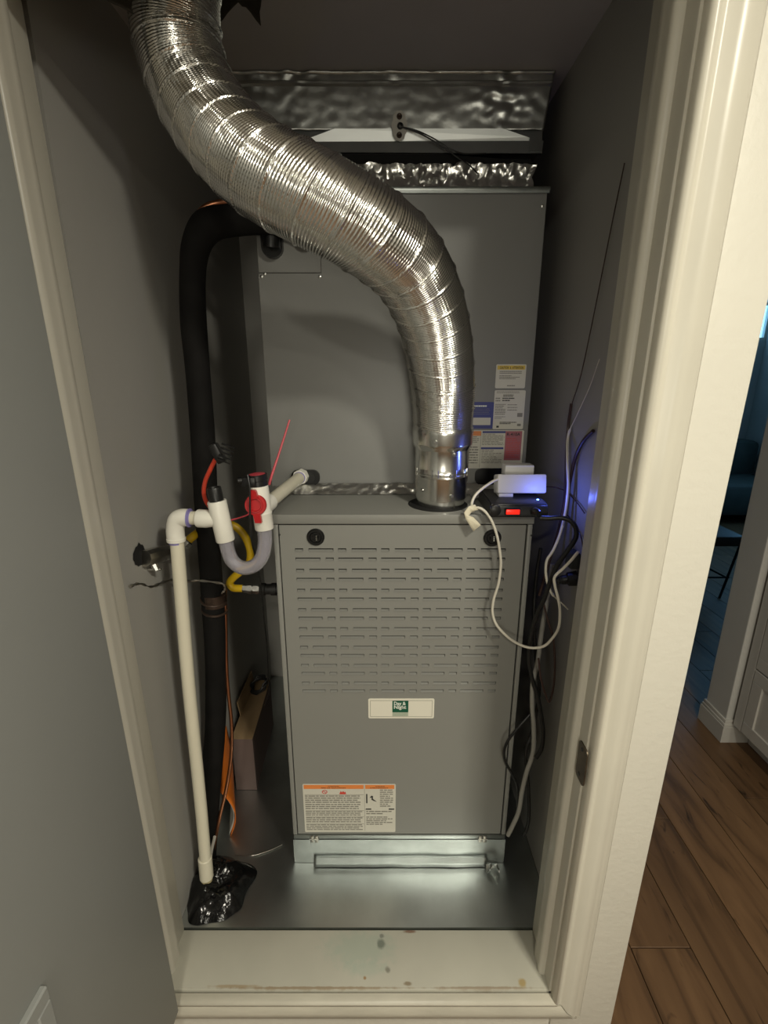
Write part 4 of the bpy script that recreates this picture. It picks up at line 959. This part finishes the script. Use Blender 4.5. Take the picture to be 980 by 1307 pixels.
# brush with red handle
bp_ = P(284, 578, 0.895)
bs = thing('cleaning_brush', 'black bristled brush head on a bent red handle behind the left tee', 'brush', P(268, 650, 0.935))
b = B(); tube(b, smooth_path([P(270, 650, 0.945), P(263, 640, 0.94), P(260, 628, 0.93), P(262, 614, 0.92), P(268, 600, 0.91), P(275, 586, 0.905)], 8), 0.0042, 12); obj('red_handle', b, M['redw'], bs)
b = B(); box(b, bp_.x-0.018, bp_.x-0.001, bp_.y-0.008, bp_.y+0.012, bp_.z-0.020, bp_.z+0.018, bev=0.004, rot=Matrix.Rotation(-0.45, 3, 'Y'))
obj('brush_head', b, M['black'], bs)
for k in range(5):
    q = P(278+1.3*k, 586-4.9*k, 0.882); e_ = P(293+1.8*k, 592-4.9*k, 0.872)
    b = B(); tube(b, [q, q.lerp(e_, .5), e_], lambda i: [0.0021, 0.0018, 0.0013][i], 8); obj('bristle', b, M['black'], bs)

# thin red wires
rw = thing('red_wire', 'thin straight red wire sticking up behind the right tee', 'wire', P(346, 612, 0.93))
b = B(); tube(b, [P(343, 619, 0.925), P(347, 606, 0.93), P(355, 582, 0.95), P(363, 557, 0.97), P(369.5, 536, 0.985)], lambda i: [0.0028, 0.0026, 0.0022, 0.002, 0.0018][i], 8); obj('wire', b, M['pinkred'], rw)
rw2 = thing('red_wire', 'thin red wire crossing between the two white tees', 'wire', P(300, 662, 0.92))
b = B(); tube(b, smooth_path([P(294, 664, 0.915), P(305, 661, 0.915), P(316, 657, 0.905), P(322, 652, 0.90)], 6), 0.0016, 8); obj('wire', b, M['pinkred'], rw2)

# thin black cord from the switch cap
bc = thing('switch_cord', 'thin black cord hanging from the float switch down to the platform', 'cord', P(318, 620, 0.87))
b = B(); tube(b, smooth_path([P(316, 606, 0.868), P(318.5, 622, 0.862), P(319, 645, 0.862), P(319.5, 672, 0.865), P(322, 695, 0.90), P(327, 715, 0.95), P(333, 750, 1.0), P(337, 790, 1.05), P(341, 830, 1.1), P(342, 865, 1.15), P(344, 882, 1.18), P(338, 900, 1.2)], 8), 0.0017, 8); obj('cord', b, M['cordb'], bc)

# black sealant blob at the foot
bb = B()
CXB = P(272, 1140, 0.87)
def blob(s, t):
    a = s*2*PI; r = t
    ex = 0.078*(1+0.35*noise.noise(Vector((math.cos(a)*2.6, math.sin(a)*1.3, 2.2)))); ey = 0.086*(1+0.22*noise.noise(Vector((math.cos(a)*1.5, math.sin(a)*1.5, 7.7))))
    x = -0.405 + ex*r*math.cos(a); y = 0.893 + ey*r*math.sin(a)
    h = 0.036*(1-r**3) + 0.024*noise.noise(Vector((x*24, y*24, 1)))*(1-r*r) + 0.012*abs(noise.noise(Vector((x*60, y*60, 3))))*(1-r*r)
    return Vector((max(x, XL+0.002), max(y, 0.806), PZL+0.0012+max(0, h)))
grid(bb, blob, 72, 20)
bmesh.ops.remove_doubles(bb, verts=bb.verts, dist=0.0002)
o = obj('sealant_lump', bb, M['bag']); tag(o, 'glossy black crumpled sealant lump around the foot of the white pipe', 'sealant')

# orange booklet and cardboard box
ob = thing('orange_booklet', 'bent orange printed booklet leaning on the left wall behind the black line', 'booklet', (-0.44, 1.12, PZL))
qa = [PX(294, 884+k*6, -0.455) for k in range(1)]
def bk(s, t, off=0.0):
    # s along depth, t up
    yy = 1.03+0.145*s; zz_ = PZL+0.002 + (0.165+0.075*s)*t
    xx = XL+0.006 + 0.014*(1-0.5*s) + off + 0.034*math.sin(PI*0.95*t)*(1-0.75*s) + 0.03*(1-t)*(1-s)
    return Vector((xx, yy, zz_))
b = B(); grid(b, lambda s, t: bk(s, t), 10, 14); o = obj('orange_cover', b, M['orange'], ob); md = o.modifiers.new('s', 'SOLIDIFY'); md.thickness = 0.0015
b = B(); grid(b, lambda s, t: bk(s, t, -0.003)+Vector((-0.001, 0.002, 0.003)), 10, 14); o = obj('pages', b, M['paper'], ob); md = o.modifiers.new('s', 'SOLIDIFY'); md.thickness = 0.001
fbq = PZ(300, 1010, PZL)
bx = thing('cardboard_box', 'narrow brown cardboard box standing on edge behind the pipes', 'box', (-0.415, 1.32, PZL))
b = B(); x0, x1, y0, y1 = -0.448, -0.386, 1.185, 1.47; zt_ = PZL+0.186
vs = []
box(b, x0, x1, y0, y1, PZL+0.0015, zt_, mi=0)
for v in b.verts:
    if v.co.y > 1.3: v.co.x += -0.012
for f in b.faces:
    if f.normal.z > 0.5 or (f.calc_center_median().z > zt_-0.001): f.material_index = 1
obj('carton', b, [M['cardd'], M['card']], bx, smooth=False)
b = B(); slab_xz(b, [(x0-0.002, zt_), (x0+0.001, zt_+0.0), (x0-0.006, zt_+0.05), (x0-0.009, zt_+0.05)], y0+0.10, y1-0.02); obj('open_flap', b, M['card'], bx, smooth=False)
# coil of black cable on the box
cw = thing('cable_coil', 'small coil of black cable resting on the cardboard box', 'cable', (-0.41, 1.42, PZL+0.187))
b = B()
A = []
for k in range(90):
    a = k/89*3*2*PI; A.append(Vector((-0.418+0.024*math.cos(a)+0.004*math.sin(k), 1.40+0.022*math.sin(a), PZL+0.187+0.004+0.036*(0.5+0.5*math.sin(a+0.5))+0.0006*k/3)))
tube(b, A, 0.0028, 8); obj('cable_loop', b, M['cordb'], cw)
b = B(); tube(b, smooth_path([P(352, 948, 1.32), P(365, 952, 1.20), P(378, 956, 1.16)], 5)[:0] or smooth_path([(-0.33, 1.5, PZL+0.12), (-0.29, 1.35, PZL+0.10), (-0.238, 1.25, PZL+0.095)], 6), 0.003, 8); obj('cable_tail', b, M['cordb'], cw)
# dark board leaning behind furnace
dk = B(); box(dk, -0.375, -0.24, 1.695, 1.755, PZL+0.002, PZL+0.42, bev=0.003)
o = obj('back_board', dk, M['hose']); tag(o, 'dark board standing in the back corner behind the furnace', 'board')
b = B(); tube(b, smooth_path([Vector((-0.463, 0.83, PZL+0.003)), Vector((-0.35, 1.02, PZL+0.004)), P(300, 1090, 1.0)*0+Vector((-0.30, 1.06, PZL+0.003)), Vector((-0.25, 1.14, PZL+0.003))], 6), 0.0016, 6)
b.free()
# sheet-metal seam with debris on the platform
b = B(); tube(b, smooth_path([PZ(300, 1092, PZL+0.003), PZ(322, 1092, PZL+0.003), PZ(345, 1085, PZL+0.003), PZ(360, 1078, PZL+0.003)], 8), 0.0009, 6); o = obj('seam_debris', b, M['steel']); tag(o, 'thin line of seam debris lying on the platform left of the furnace', 'wire')

# ============================================================ POWER STRIP, ADAPTER, CORDS
ps = thing('power_strip', 'black power strip with lit red switch and blue light on the furnace top right', 'power strip', (0.272, 0.99, FTZ))
b = B(); x0, x1 = 0.213, 0.328
prism_x(b, [(0.932, FTZ+0.001), (1.062, FTZ+0.001), (1.062, FTZ+0.030), (0.950, FTZ+0.030), (0.937, FTZ+0.026), (0.931, FTZ+0.012)], x0, x1)
bmesh.ops.bevel(b, geom=list(b.edges), offset=0.0025, segments=2, affect='EDGES')
obj('housing', b, M['black'], ps)
a = P(654, 655, 0.93)
b = B(); box(b, a.x-0.0155, a.x+0.0155, 0.9275, 0.935, FTZ+0.0075, FTZ+0.0205, bev=0.0015); obj('switch_frame', b, M['blackm'], ps)
b = B(); box(b, a.x-0.0135, a.x+0.0135, 0.9262, 0.932, FTZ+0.009, FTZ+0.019, bev=0.001); obj('red_switch', b, M['redsw'], ps, label='lit red rocker switch')
ld = P(686, 641, 0.962)
lp = Vector((ld.x, 0.962, FTZ+0.0305))
b = B(); lathe(b, lp, (0, 0, 1), [(-0.001, 0.0026), (0.0006, 0.0022), (0.0012, 0.0)], 12); obj('blue_led', b, M['ledb'], ps, label='small blue indicator light')
b = B(); lathe(b, (0.222, 0.933, FTZ+0.016), (0, -1, 0), [(-0.004, 0.012), (0.0035, 0.011), (0.0045, 0.009), (0.0045, 0.0)], 20); obj('end_plug', b, M['black'], ps)
b = B(); lathe(b, (0.300, 0.931, FTZ+0.014), (0.25, -1, 0), [(0, 0.009), (0.012, 0.0085), (0.018, 0.006)], 16); obj('cord_boot', b, M['black'], ps)
bl = bpy.data.lights.new('blue_led_glow', 'POINT'); bl.energy = 0.10; bl.color = (0.10, 0.16, 1.0); bl.shadow_soft_size = 0.004
blo = bpy.data.objects.new('blue_led_glow', bl); C.objects.link(blo); blo.location = lp + Vector((0.012, -0.022, 0.016))
# white adapter
wa = thing('white_adapter', 'white plastic plug in adapter with cord standing on the black power strip', 'adapter', (0.288, 1.0, FTZ+0.030))
b = B(); box(b, 0.236, 0.338, 0.985, 1.025, FTZ+0.034, FTZ+0.074, bev=0.0035, rot=Matrix.Rotation(-0.22, 3, 'X')); obj('adapter_body', b, M['white'], wa)
b = B(); box(b, 0.256, 0.318, 1.012, 1.045, FTZ+0.066, FTZ+0.092, bev=0.003); obj('rear_block', b, M['white'], wa)
b = B(); box(b, 0.240, 0.270, 0.985, 1.02, FTZ+0.030, FTZ+0.037, bev=0.001); obj('foot', b, M['white'], wa)

def cord(name, label, pts, r, m, cat='cord', n=8, seg=10, group=None, flat=None):
    t = B(); sp = smooth_path(pts, n); tube(t, sp, r, seg, flat=flat)
    o = obj(name, t, m); tag(o, label, cat, group); return o
wc = wa
b = B(); pts = [P(637, 611, 0.992), P(628, 615, 0.985), P(615, 624, 0.97), P(606, 633, 0.96), P(602, 643, 0.955), P(603, 652, 0.953), P(609, 648, 0.945), P(618, 652, 0.94), P(627, 664, 0.935), P(634, 683, 0.93), P(638, 705, 0.93), P(639, 722, 0.93), P(636, 745, 0.93), P(630, 765, 0.93), P(628.5, 782, 0.93), P(634, 798, 0.925), P(648, 813, 0.92), P(664, 823, 0.915), P(680, 827, 0.91), P(695, 824, 0.90), P(706, 813, 0.89), P(713, 800, 0.88), P(714.5, 780, 0.875), P(712, 763, 0.87), P(708, 747, 0.868), P(708, 736, 0.866), P(718, 726, 0.86), P(728, 716, 0.85), P(738, 704, 0.84)]
tube(b, smooth_path(pts, 8), 0.0028, 12); obj('cord', b, M['cordw'], wc, label='cream cord looping down over the furnace door')
b = B()
tagp = [P(603, 646, 0.945), P(596, 650, 0.94), P(592.5, 658, 0.937), P(597, 668, 0.935), P(605, 677, 0.935), P(613, 670, 0.935), P(604, 660, 0.937), P(598, 657, 0.938), P(600, 652, 0.94), P(606, 650, 0.945)]
A_ = [(P(606, 644, 0.945), P(610, 651, 0.945)), (P(598, 646, 0.942), P(603, 652, 0.942)), (P(592, 654, 0.938), P(598, 658, 0.938)), (P(594, 662, 0.936), P(604, 660, 0.936)), (P(604, 678, 0.934), P(613.5, 670, 0.934))]
vr = [[b.verts.new(p) for p in q] for q in A_]
for i in range(len(vr)-1): b.faces.new((vr[i][0], vr[i+1][0], vr[i+1][1], vr[i][1]))
bmesh.ops.subdivide_edges(b, edges=b.edges, cuts=2, smooth=0.6)
o = obj('tape_tag', b, M['tag'], wc, label='cream tape flag wrapped around the cord'); md = o.modifiers.new('s', 'SOLIDIFY'); md.thickness = 0.0012

XW = XR-0.006
cord('hanging_cable', 'cream cable hanging down the right wall above the outlet', [PX(765, 458, XW), PX(752, 495, XW), PX(736, 530, XW), PX(725, 556, XW-0.002), P(724, 590, 0.97), P(725, 620, 0.955), P(722, 650, 0.945), P(715, 680, 0.935), P(706, 702, 0.925), P(698, 715, 0.92), P(696.5, 730, 0.915), P(699, 745, 0.91), P(704, 757, 0.905), P(711, 765, 0.90), P(718, 771, 0.895), P(725, 778, 0.89)], 
     lambda i: 0.0009 if i < 22 else (0.0027 if i < 100 else 0.0014), M['cordw'])
cord('thin_wire', 'thin dark wire climbing the right wall towards the door frame', [PX(797, 208, XW), PX(782, 280, XW), PX(768, 350, XW), PX(754, 420, XW), PX(741, 480, XW), PX(730, 515, XW)], 0.0010, M['cordbr'], 'wire')
cord('brown_cord', 'brown cord behind the cream cord on the right wall', [PX(729, 515, XW), PX(725, 545, XW), PX(723, 575, XW-0.004), P(722, 610, 0.985), P(720, 640, 0.98), P(713, 675, 0.975), P(706, 700, 0.97), P(697, 730, 0.965), P(688, 760, 0.965)], 0.0030, M['cordbr'])
cord('brown_cord', 'brown cord curving out from behind the door frame', [PX(757, 550, XW), PX(745, 562, XW), PX(735, 582, XW-0.002), P(729, 605, 0.965), P(724, 630, 0.96), P(718, 655, 0.955), P(715, 668, 0.95)], 0.0036, M['cordbr'])
cord('thin_wire', 'thin brown wire arching over the right wall beside the power strip', [P(697, 621, 1.03), P(708, 622, 1.0), PX(722, 627, XW), PX(735, 640, XW), PX(746, 655, XW)], 0.0013, M['cordbr'], 'wire')
cord('thin_wire', 'thin brown wire below the arching one on the right wall', [PX(722, 655, XW), PX(732, 668, XW-0.002), PX(741, 684, XW-0.002), PX(744, 700, XW-0.002)], 0.0012, M['cordbr'], 'wire')
pts = ([P(689, 661, 0.915), P(702, 661.5, 0.91), P(716, 661, 0.905), P(728, 665, 0.90), P(735, 675, 0.895), P(734, 688, 0.893), P(724, 703, 0.895), P(712, 720, 0.90), P(703, 740, 0.905), P(694, 765, 0.91), P(685, 785, 0.92), P(678, 810, 0.93), P(675, 835, 0.935), P(678, 862, 0.935), P(685, 885, 0.93), P(690, 910, 0.925), P(693, 935, 0.92), P(691, 955, 0.915), P(684, 967, 0.915)])
b = B(); tube(b, smooth_path(pts, 8), 0.0048, 12); obj('power_cord', b, M['cordb'], ps)
cord('black_cable', 'black cable hanging straight in the gap right of the furnace', [P(690, 700, 0.99), P(684, 740, 0.99), P(681, 790, 0.98), P(684, 840, 0.98), P(688, 880, 0.97), P(680, 930, 0.96), P(671, 960, 0.95), P(674, 1000, 0.95), P(675, 1040, 0.94), P(672, 1058, 0.94), P(668, 1066, 0.94)], 0.0040, M['cordb'])
cord('grey_cable', 'thick grey cable running down the right side of the furnace', [P(705, 720, 0.985), P(699, 760, 0.975), P(692, 800, 0.965), P(686, 845, 0.955), P(680, 870, 0.95), P(679, 900, 0.945), P(681, 930, 0.94), P(680, 960, 0.935), P(672, 985, 0.93), P(666, 1010, 0.93), P(662, 1035, 0.93), P(655, 1052, 0.93), P(648, 1066, 0.93)], 0.0052, M['cordg'])
cord('black_cable', 'black cable looping in front of the lower right furnace edge', [P(676, 912, 0.945), P(662, 928, 0.935), P(649, 944, 0.93), P(643.5, 958, 0.928), P(645, 973, 0.928), P(653, 987, 0.93), P(660, 1005, 0.935), P(660, 1030, 0.94)], 0.0032, M['cordb'])
cord('red_brown_wire', 'dark red brown wire hanging in a long loop on the right wall', [P(693, 768, 0.94), P(700, 795, 0.93), P(706, 815, 0.92), P(708, 850, 0.91), P(706, 878, 0.905), P(701, 896, 0.90), P(696, 886, 0.90), P(690, 865, 0.905), P(687, 840, 0.915)], 0.0022, M['cordbr'])
pg = thing('black_plug', 'black plug with ribbed grip in the outlet at the right wall', 'plug', PX(728, 741, XR))
b = B(); a, c = P(710, 741, 0.905), PX(736, 738, XR-0.003)
lathe(b, a, c-a, [(0, 0.005), (0.006, 0.007), (0.012, 0.0095), (0.020, 0.010), (0.022, 0.014), ((c-a).length, 0.016)], 14); obj('plug_body', b, M['black'], pg)
b = B()
for k in range(3): lathe(b, a+(c-a).normalized()*(0.004+k*0.005), c-a, [(0, 0.0075+k*0.001), (0.002, 0.0078+k*0.001)], 14)
obj('grip_ring', b, M['blackm'], pg)
b = B(); a, c = PX(722, 722, XR-0.02), PX(738, 712, XR-0.002); box(b, min(a.x, c.x), XR-0.0005, min(a.y, c.y)-0.01, max(a.y, c.y)+0.01, c.z-0.022, c.z+0.012, bev=0.004); obj('wall_adapter', b, M['hose'], pg)
